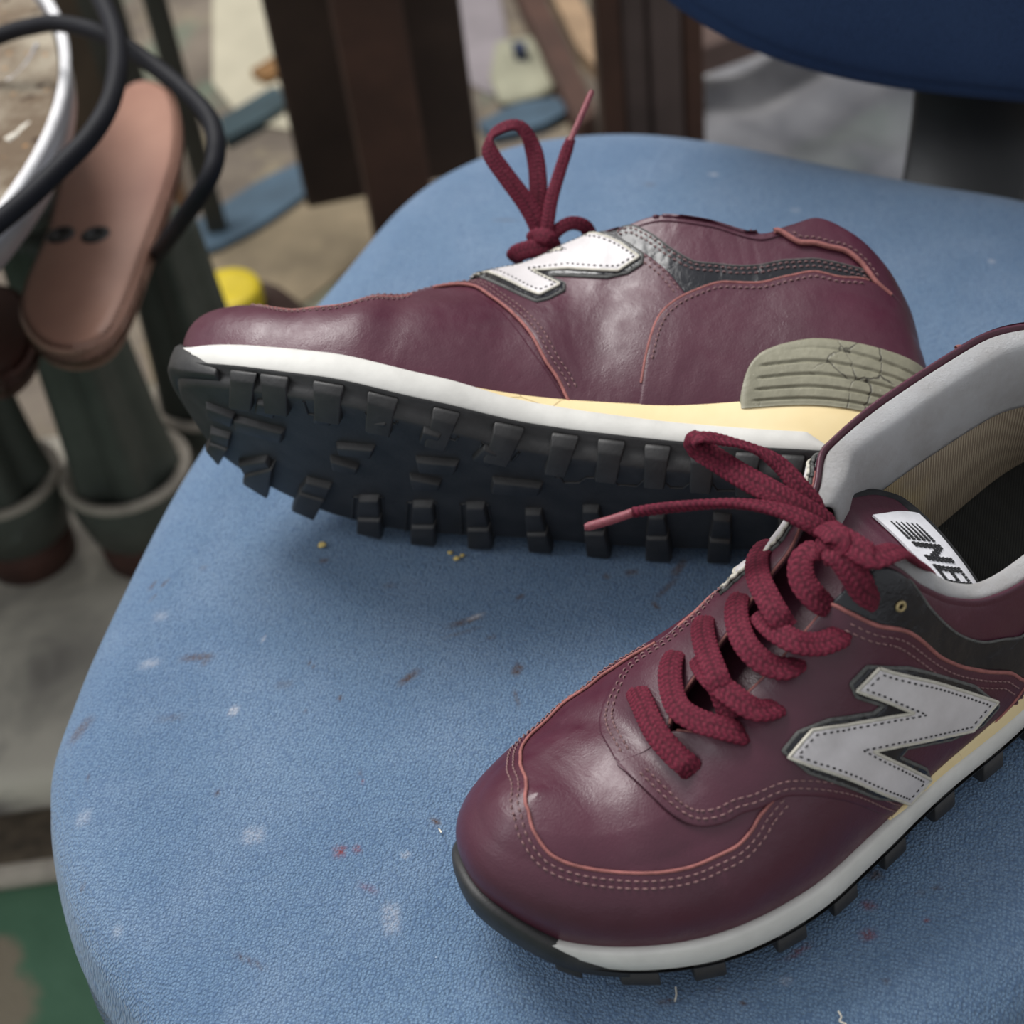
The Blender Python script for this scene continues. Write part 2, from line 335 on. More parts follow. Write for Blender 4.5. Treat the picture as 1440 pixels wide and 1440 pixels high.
def grid_normals(P):
    a = np.roll(P, -1, 0) - np.roll(P, 1, 0); b = np.gradient(P, axis=1); N = np.cross(a, b)
    ln = np.linalg.norm(N, axis=-1); bad = ln < 1e-11
    N /= ln[..., None] + 1e-14
    if bad.any():
        for j in range(1, P.shape[1]): N[bad[:, j], j] = N[bad[:, j], j - 1]
    c = P.reshape(-1, 3).mean(0); k = np.sign(((P - c) * N).sum(-1)[:, :40].mean())
    return N * k
class Shoe:
    def __init__(s, name, sg, R, t, sh, tabs):
        s.sg = sg; s.R = np.array(R); s.tr = np.array(t)
        s.root = empty(name); s.root.matrix_world = Matrix([list(s.R[i]) + [s.tr[i]] for i in range(3)] + [[0, 0, 0, 1]])
        s.u, s.t, s.P = base_surface(sh=sh, tabs=tabs); s.N = grid_normals(s.P); s.m = len(s.t)
        s.setbvh(); s.stitch = []
    def setbvh(s):
        n, m = s.P.shape[:2]; s.PF = s.P.reshape(-1, 3); s.NF = s.N.reshape(-1, 3); s.F = grid_faces(n, m, True)
        s.bvh = BVHTree.FromPolygons([tuple(s.loc(v)) for v in s.PF], s.F)
        s.pix = s.px(s.PF); w = s.world(s.PF); nw = (s.NF * [1, s.sg, 1]) @ s.R.T
        s.front = ((w - CP) * nw).sum(1) < 0
        s.fi = np.where(s.front)[0]
    def loc(s, P): return np.asarray(P) * np.array([1, s.sg, 1])         # (x,l,z) -> object coordinates
    def world(s, P): return s.loc(P) @ s.R.T + s.tr
    def from_world(s, W_): return ((np.asarray(W_) - s.tr) @ s.R) * np.array([1, s.sg, 1])
    def px(s, P):
        d = s.world(P) - CP; z = d @ CF_
        return np.stack([720 + FPX * (d @ CR_) / z, 720 - FPX * (d @ CU_) / z], -1)
    def param(s, q, fi):                                                  # point on face fi -> (column, row) coordinates
        i, j = divmod(fi, s.m - 1); n = len(s.u); a, b, c, d = s.P[i, j], s.P[(i + 1) % n, j], s.P[(i + 1) % n, j + 1], s.P[i, j + 1]
        x, y = .5, .5; a, b, c, d = a.tolist(), b.tolist(), c.tolist(), d.tolist(); q = [float(v) for v in q]
        for _ in range(4):
            ux, uy = 1 - x, 1 - y; g11 = g12 = g22 = h1 = h2 = 0.
            for k in range(3):
                r = (a[k] * ux + b[k] * x) * uy + (d[k] * ux + c[k] * x) * y - q[k]; jx = (b[k] - a[k]) * uy + (c[k] - d[k]) * y; jy = (d[k] - a[k]) * ux + (c[k] - b[k]) * x
                g11 += jx * jx; g12 += jx * jy; g22 += jy * jy; h1 -= jx * r; h2 -= jy * r
            det = g11 * g22 - g12 * g12
            if abs(det) < 1e-30: break
            x = min(1, max(0, x + (g22 * h1 - g12 * h2) / det)); y = min(1, max(0, y + (g11 * h2 - g12 * h1) / det))
        return i + x, j + y
    def hit(s, p):                                                        # sight line through a pixel -> (column, row) on the upper
        o = Vector((s.R.T @ (CP - s.tr))); d = Vector(s.R.T @ ray(p)).normalized()
        co, nr, fi, dist = s.bvh.ray_cast(o, d)
        if co is None:
            k = s.fi[np.argmin(((s.pix[s.fi] - np.asarray(p)) ** 2).sum(1))]
            return float(k // s.m), float(k % s.m)
        return s.param(np.array(co) * [1, s.sg, 1], fi)
    def hits(s, P): return np.array([s.hit(p) for p in P])
    def surf(s, C, mirror=False):                                         # (column, row) -> point, normal
        C = np.asarray(C, float); n = len(s.u); i = (-C[:, 0] if mirror else C[:, 0]) % n; j = np.clip(C[:, 1], 0, s.m - 1.0001)
        i0 = np.floor(i).astype(int) % n; j0 = np.floor(j).astype(int); fx = (i - np.floor(i))[:, None]; fy = (j - j0)[:, None]; i1 = (i0 + 1) % n
        f = lambda A: (A[i0, j0] * (1 - fx) + A[i1, j0] * fx) * (1 - fy) + (A[i0, j0 + 1] * (1 - fx) + A[i1, j0 + 1] * fx) * fy
        N = f(s.N); return f(s.P), N / (np.linalg.norm(N, axis=1)[:, None] + 1e-9)
    def obj(s, name, V, F, mat, parent=None, **k):
        return mesh_obj(name, s.loc(V), F, mat, parent or s.root, **k)
    def near(s, P):                                                       # snap local points onto the upper
        out = []
        for p in P:
            co, nr, fi, d = s.bvh.find_nearest(Vector(s.loc(p))); out.append(s.param(np.array(co) * [1, s.sg, 1], fi))
        return s.surf(np.array(out))
def px_offset(P, d, cmin=.45):                                                      # grow (d>0) a closed pixel outline
    P = np.asarray(P, float); a = P - np.roll(P, 1, 0); b = np.roll(P, -1, 0) - P
    a /= np.linalg.norm(a, axis=1)[:, None]; b /= np.linalg.norm(b, axis=1)[:, None]
    na = np.c_[a[:, 1], -a[:, 0]]; nb = np.c_[b[:, 1], -b[:, 0]]
    ar = .5 * np.sum(P[:, 0] * np.roll(P[:, 1], -1) - np.roll(P[:, 0], -1) * P[:, 1]); sg = 1 if ar > 0 else -1
    n = na + nb; n /= np.linalg.norm(n, axis=1)[:, None] + 1e-9; c = np.clip((n * na).sum(1), cmin, 1)
    return P + n * (sg * d / c)[:, None]
def chaikin(P, it=1, closed=True):
    P = np.asarray(P, float)
    for _ in range(it):
        Q = np.roll(P, -1, 0); P = np.stack([.75 * P + .25 * Q, .25 * P + .75 * Q], 1).reshape(-1, 2)
    return P
def inside(pt, poly):
    x, y = pt[:, 0][:, None], pt[:, 1][:, None]; a = poly; b = np.roll(poly, -1, 0)
    c = ((a[:, 1] > y) != (b[:, 1] > y)) & (x < (b[:, 0] - a[:, 0]) * (y - a[:, 1]) / (b[:, 1] - a[:, 1] + 1e-12) + a[:, 0])
    return c.sum(1) % 2 == 1
def dist_poly(pt, poly):
    a = poly; d = np.roll(poly, -1, 0) - a; L2 = (d ** 2).sum(1) + 1e-12
    s = np.clip(((pt[:, None] - a[None]) * d[None]).sum(2) / L2, 0, 1); c = a[None] + d[None] * s[..., None]
    return np.sqrt(((pt[:, None] - c) ** 2).sum(2)).min(1)
def chart_patch(poly, spacing, hfun, mapper, drop=.0004, rim=.55, rimw=3.):
    """flat outline -> plate of real thickness lying on the surface that mapper(points)->(P,N) describes"""
    poly = resample(poly, spacing * .8, True); n = len(poly)
    lo = poly.min(0); hi = poly.max(0); gx, gy = np.meshgrid(np.arange(lo[0], hi[0], spacing), np.arange(lo[1], hi[1], spacing * .87)); gx[1::2] += spacing / 2
    g = np.c_[gx.ravel(), gy.ravel()]; g = g[inside(g, poly)]
    if len(g): g = g[dist_poly(g, poly) > spacing * .55]
    inn = px_offset(poly, -spacing * .28)
    pts = np.vstack([poly, g]) if len(g) else poly
    vo, eo, fo, ov, oe, of = delaunay_2d_cdt([Vector(p) for p in pts], [(i, (i + 1) % n) for i in range(n)], [], 1, 1e-7)
    q = np.array([tuple(v) for v in vo]); dd = dist_poly(q, poly); onb = dd < 1e-4
    P, N = mapper(q)
    h = np.asarray(hfun(q)) if callable(hfun) else np.full(len(q), hfun)
    prof = rim + (1 - rim) * np.sqrt(1 - (1 - np.clip(dd / (spacing * rimw * .33), 0, 1)) ** 2)
    V = P + N * (h * prof)[:, None]
    F = [tuple(f) for f in fo]
    # wall
    idx = {}
    for k in range(len(q)):
        for o in ov[k]:
            if o < n: idx[o] = k
    B = [idx[i] for i in range(n) if i in idx]
    Vb = P[B] - N[B] * drop; base = len(V)
    V = np.vstack([V, Vb]); L_ = len(B)
    F += [(B[i], B[(i + 1) % L_], base + (i + 1) % L_, base + i) for i in range(L_)]
    return V, F
def strip_tube(s, P, N, r, h, name, mat, parent=None, flat=1.):
    V, F = tube(P + N * h, r, 6, N); return s.obj(name, V, F, mat, parent)
def stitches(s, P, N, h, pitch=.0026, ln=.0017, r=.00028, store=None):    # a row of short thread capsules along a surface line
    d = np.r_[0, np.cumsum(np.linalg.norm(np.diff(P, axis=0), axis=1))]; n = int(d[-1] / pitch)
    store = s.stitch if store is None else store
    for i in range(n):
        a = (i + .15) * pitch; q = np.linspace(a, a + ln, 4)
        pp = np.stack([np.interp(q, d, P[:, k]) for k in range(3)], 1); nn = np.stack([np.interp(q, d, N[:, k]) for k in range(3)], 1)
        pp = pp + nn * (h + np.array([-.0002, .0003, .0003, -.0002]))[:, None]
        T, U, S = frames(pp, nn); rr = r * np.array([.6, 1, 1, .6]); an = np.arange(4) * PI / 2
        V = (pp[:, None] + rr[:, None, None] * (np.cos(an)[None, :, None] * U[:, None] + 1.3 * np.sin(an)[None, :, None] * S[:, None])).reshape(-1, 3)
        store.append((V, grid_faces(4, 4, False, True)))
def flush_stitches(s, mat, name='stitching', parent=None, store=None):
    st = s.stitch if store is None else store
    mb = MB()
    for V, F in st: mb.add(V, F)
    if mb.v:
        o = s.obj(name, np.array(mb.v), mb.f, mat, parent); tag(o, kind='stuff')
    st.clear()
def ribbon(s, P, N, w, th, name, mat, parent=None, taper=None, seg=36, step=.00040, phase=0, space='local'):
    """flat braided lace: rounded flat section swept along P, broad face along N, with the braid raised in the mesh"""
    P = np.asarray(P, float); N = np.asarray(N, float)
    if len(P) < 40: Q = catmull(np.hstack([P, N]), 10)
    else: Q = np.hstack([P, N])
    d = np.r_[0, np.cumsum(np.linalg.norm(np.diff(Q[:, :3], axis=0), axis=1))]; n = max(6, int(d[-1] / step)); q = np.linspace(0, d[-1], n)
    Q = np.stack([np.interp(q, d, Q[:, k]) for k in range(6)], 1); P = Q[:, :3]; N = Q[:, 3:]
    T, U, S = frames(P, N)
    a = np.arange(seg) * 2 * PI / seg; cx = np.sign(np.cos(a)) * np.abs(np.cos(a)) ** .85; sy = np.sign(np.sin(a)) * np.abs(np.sin(a)) ** .8
    wv = np.ones(n) * w if taper is None else w * np.interp(q / d[-1], taper[0], taper[1]); tv = th * np.ones(n) if taper is None else th * np.interp(q / d[-1], taper[0], taper[2] if len(taper) > 2 else np.sqrt(np.array(taper[1])))
    acr = a[None, :] * np.ones((n, 1)); v = cx[None, :] * wv[:, None] / 2; uu = q[:, None] + phase
    cols = 5.; cw = .0078 / cols * .96
    k = v / cw; fr = k - np.floor(k); slant = np.where(np.floor(k) % 2 == 0, 1, -1)
    br = np.sin(PI * (uu / .0019 + slant * fr * .75)) ** 2 * np.sqrt(np.clip(np.sin(PI * fr), 0, 1))
    amp = .00034
    R_ = P[:, None] + S[:, None] * v[..., None] + U[:, None] * (sy[None, :] * tv[:, None] / 2)[..., None]
    out = U[:, None] * (np.sign(sy)[None, :, None] * np.abs(sy)[None, :, None]) + S[:, None] * cx[None, :, None] * .5
    R_ = R_ + out * (br * amp)[..., None]
    V = R_.reshape(-1, 3); F = grid_faces(n, seg, False, True) + [tuple(range(seg))[::-1], tuple((n - 1) * seg + i for i in range(seg))]
    return s.obj(name, V, F, mat, parent, attr={'braid': br.ravel()})
Rn = np.array(Matrix.Rotation(.51822, 3, 'Z') @ Matrix.Rotation(-.02266, 3, 'Y') @ Matrix.Rotation(-.05261, 3, 'X'))
Rf = np.array(Matrix.Rotation(-.26034, 3, 'Z') @ Matrix.Rotation(.08615, 3, 'Y') @ Matrix.Rotation(-1.27414, 3, 'X'))
near = Shoe('sneaker', -1, Rn, (-.02412, .27765, .00366 + SZ), [(.050, .012, .012, .022, .3, .0022), (.064, .014, .0055, .030, .15, -.0026), (.078, .030, .008, .020, .3, .0012), (.036, .020, .009, .020, .5, -.0014), (.062, -.022, .006, .016, -.4, -.0020), (.115, .040, .010, .02, .2, -.0012), (.10, .035, .012, .018, -.3, .0012)], (HLAT, HMED))
far = Shoe('sneaker', 1, Rf, (-.13688, .49777, .06166 + SZ), [(.052, -.018, .010, .03, 0, -.0014), (.075, -.026, .010, .03, .3, .0016), (.090, -.03, .007, .03, .2, -.0014), (.17, -.03, .012, .03, .3, -.0020), (.15, -.035, .015, .03, -.2, .0018), (.20, -.03, .02, .03, 0, .0016)], (HLATF, HMEDF))
def band(s, zlo, zhi, off, name, mat, ur=None, n=360, prof=((0, 0), (.1, .8), (.5, 1.15), (.9, .85), (1, 0)), inner=.004, parent=None, bulge=.0012):
    """a closed strip of sole wall between two height functions of x"""
    us = np.linspace(ur[0], ur[1], n) if ur else np.arange(n) / n
    rows = []
    for (k, b) in prof:
        O, nr = outline(us, 0); zl, zh = zlo(O[:, 0], us), zhi(O[:, 0], us)
        Q = O + nr * (off(O[:, 0], us) + bulge * (b - 1))[:, None] if callable(off) else O + nr * (off + bulge * (b - 1))
        rows.append(np.c_[Q, zl + (zh - zl) * k])
    O, nr = outline(us, -inner); zl, zh = zlo(O[:, 0], us), zhi(O[:, 0], us); rows = [np.c_[O, zl]] + rows + [np.c_[O, zh]]
    G = np.stack(rows, 1); m_ = G.shape[1]
    F = grid_faces(n, m_, ur is None, True)
    if ur: F += [tuple(range(m_)), tuple((n - 1) * m_ + i for i in range(m_))[::-1]]
    return s.obj(name, G.reshape(-1, 3), F, mat, parent, recalc=True)
def build_shell(s):
    n, m_ = s.P.shape[:2]
    V = s.PF; F = list(s.F)
    o = s.obj('upper', V, F, M['leather'], weld=1e-5)
    sd = o.modifiers.new('thick', 'SOLIDIFY'); sd.thickness = .0016; sd.offset = -1 if True else 1
    # sole
    Z = lambda f: (lambda x, u: f(x))
    cre = band(s, lambda x, u: z0(x) + zw(x), lambda x, u: zf(x) + np.where(x < .125, -.0012, .0006), -.0008, 'midsole_wedge', M['cream'])
    uw = lambda xx, lo, hi: None
    # white band stops just before the heel on both sides
    uu = np.linspace(0, 1, 4000); OX = outline(uu)[0][:, 0]
    u1 = uu[(uu < UT) & (OX < .266)][0]; u2 = uu[(uu > UT) & (OX < .266)][-1]
    wtop = lambda x, u: z0(x) + zw(x) + np.minimum(zwh(x), np.clip((.2665 - x) / .012, 0.03, 1) * zwh(x)) + np.where(x < .14, .0009 * np.clip((.14 - x) / .02, 0, 1), 0)
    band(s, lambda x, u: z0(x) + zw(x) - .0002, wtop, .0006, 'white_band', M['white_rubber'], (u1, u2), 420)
    # black outsole slab, closed below
    nn = 360; us = np.arange(nn) / nn; rows = []
    for off, k in ((-.020, 0), (-.0065, 0), (-.0048, .06), (-.0034, .40), (-.0030, .78), (.0006, .86), (.0010, 1.)):
        O, nr = outline(us, off); rows.append(np.c_[O, z0(O[:, 0]) + zw(O[:, 0]) * k])
    G = np.stack(rows, 1); V = G.reshape(-1, 3); F = grid_faces(nn, 7, True)
    # bottom skin: mirror strips across
    k = int(UT * nn); mid = []
    A = [i for i in range(1, k)]; Bk = [int(round(nn - i * (nn - k) / k)) % nn for i in A]
    rowsb = []
    b0 = len(V); ns = 12; ext = []
    for a_, b_ in zip(A, Bk):
        p, q = G[a_, 0], G[b_, 0]
        for j in range(ns + 1):
            w = j / ns; c = p * (1 - w) + q * w; c[2] = z0(c[0]); ext.append(c)
    V = np.vstack([V, ext]); F += [tuple(b0 + v for v in f) for f in grid_faces(len(A), ns + 1)]
    s.obj('outsole', V, F, M['rubber'], recalc=True)
    # toe bumper
    arc = lambda u: np.abs(u - UT) * PERIM
    wgt = lambda u: np.clip(1 - arc(u) / .052, 0, 1)
    cu = .052 / PERIM
    band(s, lambda x, u: z0(x) + .002, lambda x, u: z0(x) + zw(x) + (zwh(x) + .0045) * np.sin(PI / 2 * wgt(u)) ** .8 , lambda x, u: .0016 - .0016 * (1 - wgt(u)) ** 4, 'toe_bumper', M['rubber'], (UT - cu, UT + cu), 160, prof=((0, .2), (.1, .9), (.5, 1.0), (.85, .6), (1, -.6)), inner=.0055)
    return o
for s in (near, far): build_shell(s)
# ------------------------------------------------------------------ collar lining, insole
def lining(s, roll):
    n = NU; T = s.P[:, -1]; us = s.u
    sel = [i for i in list(range(n // 2, n)) + list(range(0, n // 2)) if T[i, 0] > (.146 if i > n // 2 else .131)]
    T = s.P[sel, -1]; B, nr = outline(us[sel], -.0075); Bz = zf(B[:, 0]) + .002
    ctr = np.c_[np.clip(T[:, 0], .2, .262), np.full(len(T), .004)]; inw = ctr - T[:, :2]; inw /= np.linalg.norm(inw, axis=1)[:, None]
    k = np.clip((T[:, 0] - .128) / .02, .0, 1)[:, None] ** .7
    pf = [(.0004, -.0045), (.0006, -.0015), (.0016, .0004), (.0040, .0010), (.0072, .0004), (.0098, -.0020), (.0108, -.007), (.0105, -.014), (.0092, -.022), (.0078, -.030)]
    rows = []                                    # leather folded over the padded edge
    for a_, dz in catmull([(-.0002, -.003), (0, 0), (roll * .3, .0011), (roll * .7, .0012), (roll, .0002), (roll + .0006, -.0015)], 4): rows.append(np.c_[T[:, :2] + inw * a_, T[:, 2:] + dz])
    G = np.stack(rows, 1); s.obj('collar_edge', G.reshape(-1, 3), grid_faces(G.shape[0], G.shape[1]), M['leather']).modifiers.new('t', 'SOLIDIFY').thickness = .0004
    pf = [(a_ + roll, dz_ - (.0006 if roll > .002 else 0)) for a_, dz_ in pf]
    prof = catmull(pf, 4); rows = []
    for a, dz in prof:
        rows.append(np.c_[T[:, :2] + inw * a * (.35 + .65 * k), T[:, 2:] + dz * (.5 + .5 * k)])
    G = np.stack(rows, 1)
    o = s.obj('collar_lining', G.reshape(-1, 3), grid_faces(G.shape[0], G.shape[1]), M['fleece'])
    o.modifiers.new('t', 'SOLIDIFY').thickness = -.0008
    E0 = G[:, -1]; E0 = E0 + np.c_[-inw * .0012, np.zeros(len(inw))]; E0[:, 2] += .004
    Bt = np.c_[B, Bz]; rows = [E0 * (1 - w) + Bt * w for w in np.linspace(0, 1, 12)]; G2 = np.stack(rows, 1)
    s.obj('quarter_lining', G2.reshape(-1, 3), grid_faces(G2.shape[0], 12), M['mesh']).modifiers.new('t', 'SOLIDIFY').thickness = .0008
    # insole
    uu = np.arange(240) / 240; O, _ = outline(uu, -.0068); O2, _ = outline(uu, -.018)
    c = np.array([.16, .004]); rows = []
    for w, dz in ((1, .0015), (.97, .0035), (.85, .0028), (.6, .0015), (.3, .001), (.02, .001)):
        Q = c + (O - c) * w; Q[:, 0] = .16 + (O[:, 0] - .16) * w; rows.append(np.c_[Q, zf(Q[:, 0]) + dz + .008])
    G = np.stack(rows, 1); F = grid_faces(240, 6, True) + [tuple(i * 6 + 5 for i in range(240))]
    s.obj('insole', G.reshape(-1, 3), F, M['insole'])
lining(near, .0012); lining(far, .0042)
# ------------------------------------------------------------------ leather overlays: curves drawn on the upper
NC = NU; KT = NU // 2                             # column KT is the toe tip; columns below it are the lateral side
def curve(s, px, n=10): return s.hits(catmull(px, n)) if len(px) > 2 else s.hits(resample(px, 4))
def mirror(C): C = np.array(C, float); C[:, 0] = (-C[:, 0]) % NC; return C
def knots(L_):                                    # smooth row function through (column,row) knots
    a = np.array(L_, float); a = a[np.argsort(a[:, 0])]; return lambda c: sint(a[:, 0], a[:, 1], c)
def panel(s, name, mat, c0, c1, lo, hi, h, edge_lo=False, edge_hi=True, ends=True, nr=46, sub=2, parent=None, drop=.0006):
    """overlay panel between two row functions over the columns c0..c1 (columns may run past the wrap)"""
    n = int((c1 - c0) * sub) + 1; c = np.linspace(c0, c1, n); a = lo(c) * np.ones(n); b = hi(c) * np.ones(n); b = np.maximum(b, a + .05)
    P0, N0 = s.surf(np.c_[c, a]); P1, N1 = s.surf(np.c_[c, b]); Lr = np.linalg.norm(P1 - P0, axis=1) + 1e-5
    wid = np.minimum(.0011 / Lr, .2); w = np.linspace(0, 1, nr); base = np.tile(w, (n, 1))
    if edge_hi: base = np.concatenate([base[:, :-1] * (1 - wid)[:, None] / w[-2] * .999, (1 - wid * .7)[:, None], (1 - wid * .35)[:, None], (1 - wid * .12)[:, None], np.ones((n, 1))], 1)
    if edge_lo: base = np.concatenate([np.zeros((n, 1)), (wid * .12)[:, None], (wid * .35)[:, None], (wid * .7)[:, None], wid[:, None] + base[:, 1:] * (1 - wid)[:, None]], 1)
    d_hi = (1 - base) / wid[:, None] if edge_hi else np.full_like(base, 9.); d_lo = base / wid[:, None] if edge_lo else np.full_like(base, 9.)
    pair = np.linalg.norm(s.P[np.round(c).astype(int) % NC, -1] - s.P[(-np.round(c).astype(int)) % NC, -1], axis=1) < .001
    d_hi[pair & (b > 61)] = 9.                     # no shoulder where the two halves meet over the ridge
    d = np.clip(np.minimum(d_hi, d_lo), 0, 1)
    if ends: d = np.minimum(d, np.clip(np.minimum(c - c0, c1 - c)[:, None] / 1.6, 0, 1))
    prof = .45 + .55 * np.sqrt(np.maximum(0, 1 - (1 - d) ** 2))
    cc = np.repeat(c[:, None], base.shape[1], 1); rr = a[:, None] + (b - a)[:, None] * base
    P, N = s.surf(np.c_[cc.ravel(), rr.ravel()]); V = P + N * (h * prof.ravel())[:, None]
    m_ = base.shape[1]; Gb = (P - N * drop).reshape(n, m_, 3)
    ring = [(i, 0) for i in range(n)] + [(n - 1, j) for j in range(1, m_)] + [(i, m_ - 1) for i in range(n - 2, -1, -1)] + [(0, j) for j in range(m_ - 2, 0, -1)]
    Vb = np.array([Gb[i, j] for i, j in ring]); bi = n * m_; k = len(ring)
    F = grid_faces(n, m_) + [(ring[q][0] * m_ + ring[q][1], ring[(q + 1) % k][0] * m_ + ring[(q + 1) % k][1], bi + (q + 1) % k, bi + q) for q in range(k)]
    return s.obj(name, np.vstack([V, Vb]), F, mat, parent)
def line3(s, C, off=0., step=.0008):              # curve (column,row) -> evenly spaced points; off moves it over the surface towards higher rows
    P, N = s.surf(C); Q = resample(np.hstack([P, N]), step); P, N = Q[:, :3].copy(), Q[:, 3:]
    k = 7
    if len(P) > 3 * k:
        w = np.hanning(k + 2)[1:-1]; w /= w.sum()
        for d in range(3): P[k:-k, d] = np.convolve(P[:, d], w, 'same')[k:-k]
    if off:
        T, U, S = frames(P, N); m0 = len(C) // 2
        A, _ = s.surf(C); Bq, _ = s.surf(np.c_[np.asarray(C)[:, 0], np.asarray(C)[:, 1] + 1.5])
        TT = np.gradient(A, axis=0); _, Na = s.surf(C); SS = np.cross(TT, Na); sg = np.sign(np.median(np.sign(((Bq - A) * SS).sum(1)) + 1e-3))
        P, N = s.near(P + S * off * sg)
    return P, N
def fcurve(fn, c0, c1, n=200): c = np.linspace(c0, c1, n); return np.c_[c % NC, fn(c)]
def edge(s, C, h, r=.00055, name='raw_edge', mat=None, parent=None):
    P, N = line3(s, C); V, F = tube(P + N * h, r, 6, N); return s.obj(name, V, F, mat or M['raw'], parent)
def seam(s, C, offs, h, store=None, **k):
    for o in offs:
        P, N = line3(s, C, o); stitches(s, P, N, h, store=store, **k)
RAND = [(150, 12), (165.5, 13), (174.7, 23), (182.4, 29.5), (188.6, 33), (194, 31.6), (199, 28.1), (205.2, 26.8), (213.5, 27.1), (223.3, 28.4), (235.3, 30.4), (247, 32.4), (256, 35.5), (264.4, 43), (274, 51.5), (290, 55.0), (303, 52.5), (321.9, 40.1), (332, 29.6), (344, 24.5), (353, 23.6), (362.8, 27), (370, 34.0), (382, 41), (390, 38), (404, 28), (417, 16), (428, 6), (431.5, 1.0)]
STAY_L = [(156, 0.), (165.5, 10.5), (174.7, 20.2), (182.4, 27.2), (188.6, 31.5), (195.5, 33.1), (202.7, 33.6), (208.4, 35.6), (212.2, 38.9), (215, 43.8), (217.5, 53), (219.5, 63)]
STAY_M = [(341, 63), (344, 57), (347, 51), (352, 45), (360, 41), (370, 40), (382, 43), (388, 43.5), (395, 39.8), (403.6, 30.8), (410.8, 24.6), (417.2, 18.9), (423, 12.5), (428.3, 7.5), (431.9, 2), (433, 0)]
TOPL = [(100, 11.5), (105, 12.5), (112, 21.5), (121.2, 27.0), (135.8, 33.5), (147.1, 41.4), (152.5, 54), (154, 63)]
MID = [(432, 63), (438.1, 51.1), (445.2, 44.5), (451.5, 38.9), (457.4, 34.6), (463.1, 29.3), (468, 25)]
HEELT = [(33, 39), (38, 38.5), (51, 34.4), (69, 35.5), (84, 33), (94.5, 27), (101, 19), (105, 11.5), (110.2, 5.5), (117, 2.0), (121, 0)]
HEELM = [(452.6, 0), (452.8, 8), (453.4, 15), (455.5, 22.5), (459.1, 26.3), (465.5, 29.8), (475.6, 33.6), (491.0, 35.0), (508.5, 34.6), (522.0, 38.5), (527, 39.5)]
BLKM = [(436, 63), (441.0, 61), (448.8, 49.7), (458.2, 41.2), (466.5, 38.2), (475.2, 38.9), (488.9, 41.3), (503.7, 38.9), (514, 40.2), (524, 43.2)]
TABM = [(489.0, 63.0), (494.8, 49.5), (499.2, 45), (506.4, 43.8), (513.0, 45.0), (518.1, 43.5), (521.5, 41.1), (524, 39.5), (528, 39)]
def flipk(L_, w=0): return [(2 * 0 - c + (560 if w else 0), r) for c, r in L_]
H_R, H_S, H_B, H_H, H_T = .0008, .0013, .0007, .0017, .0017
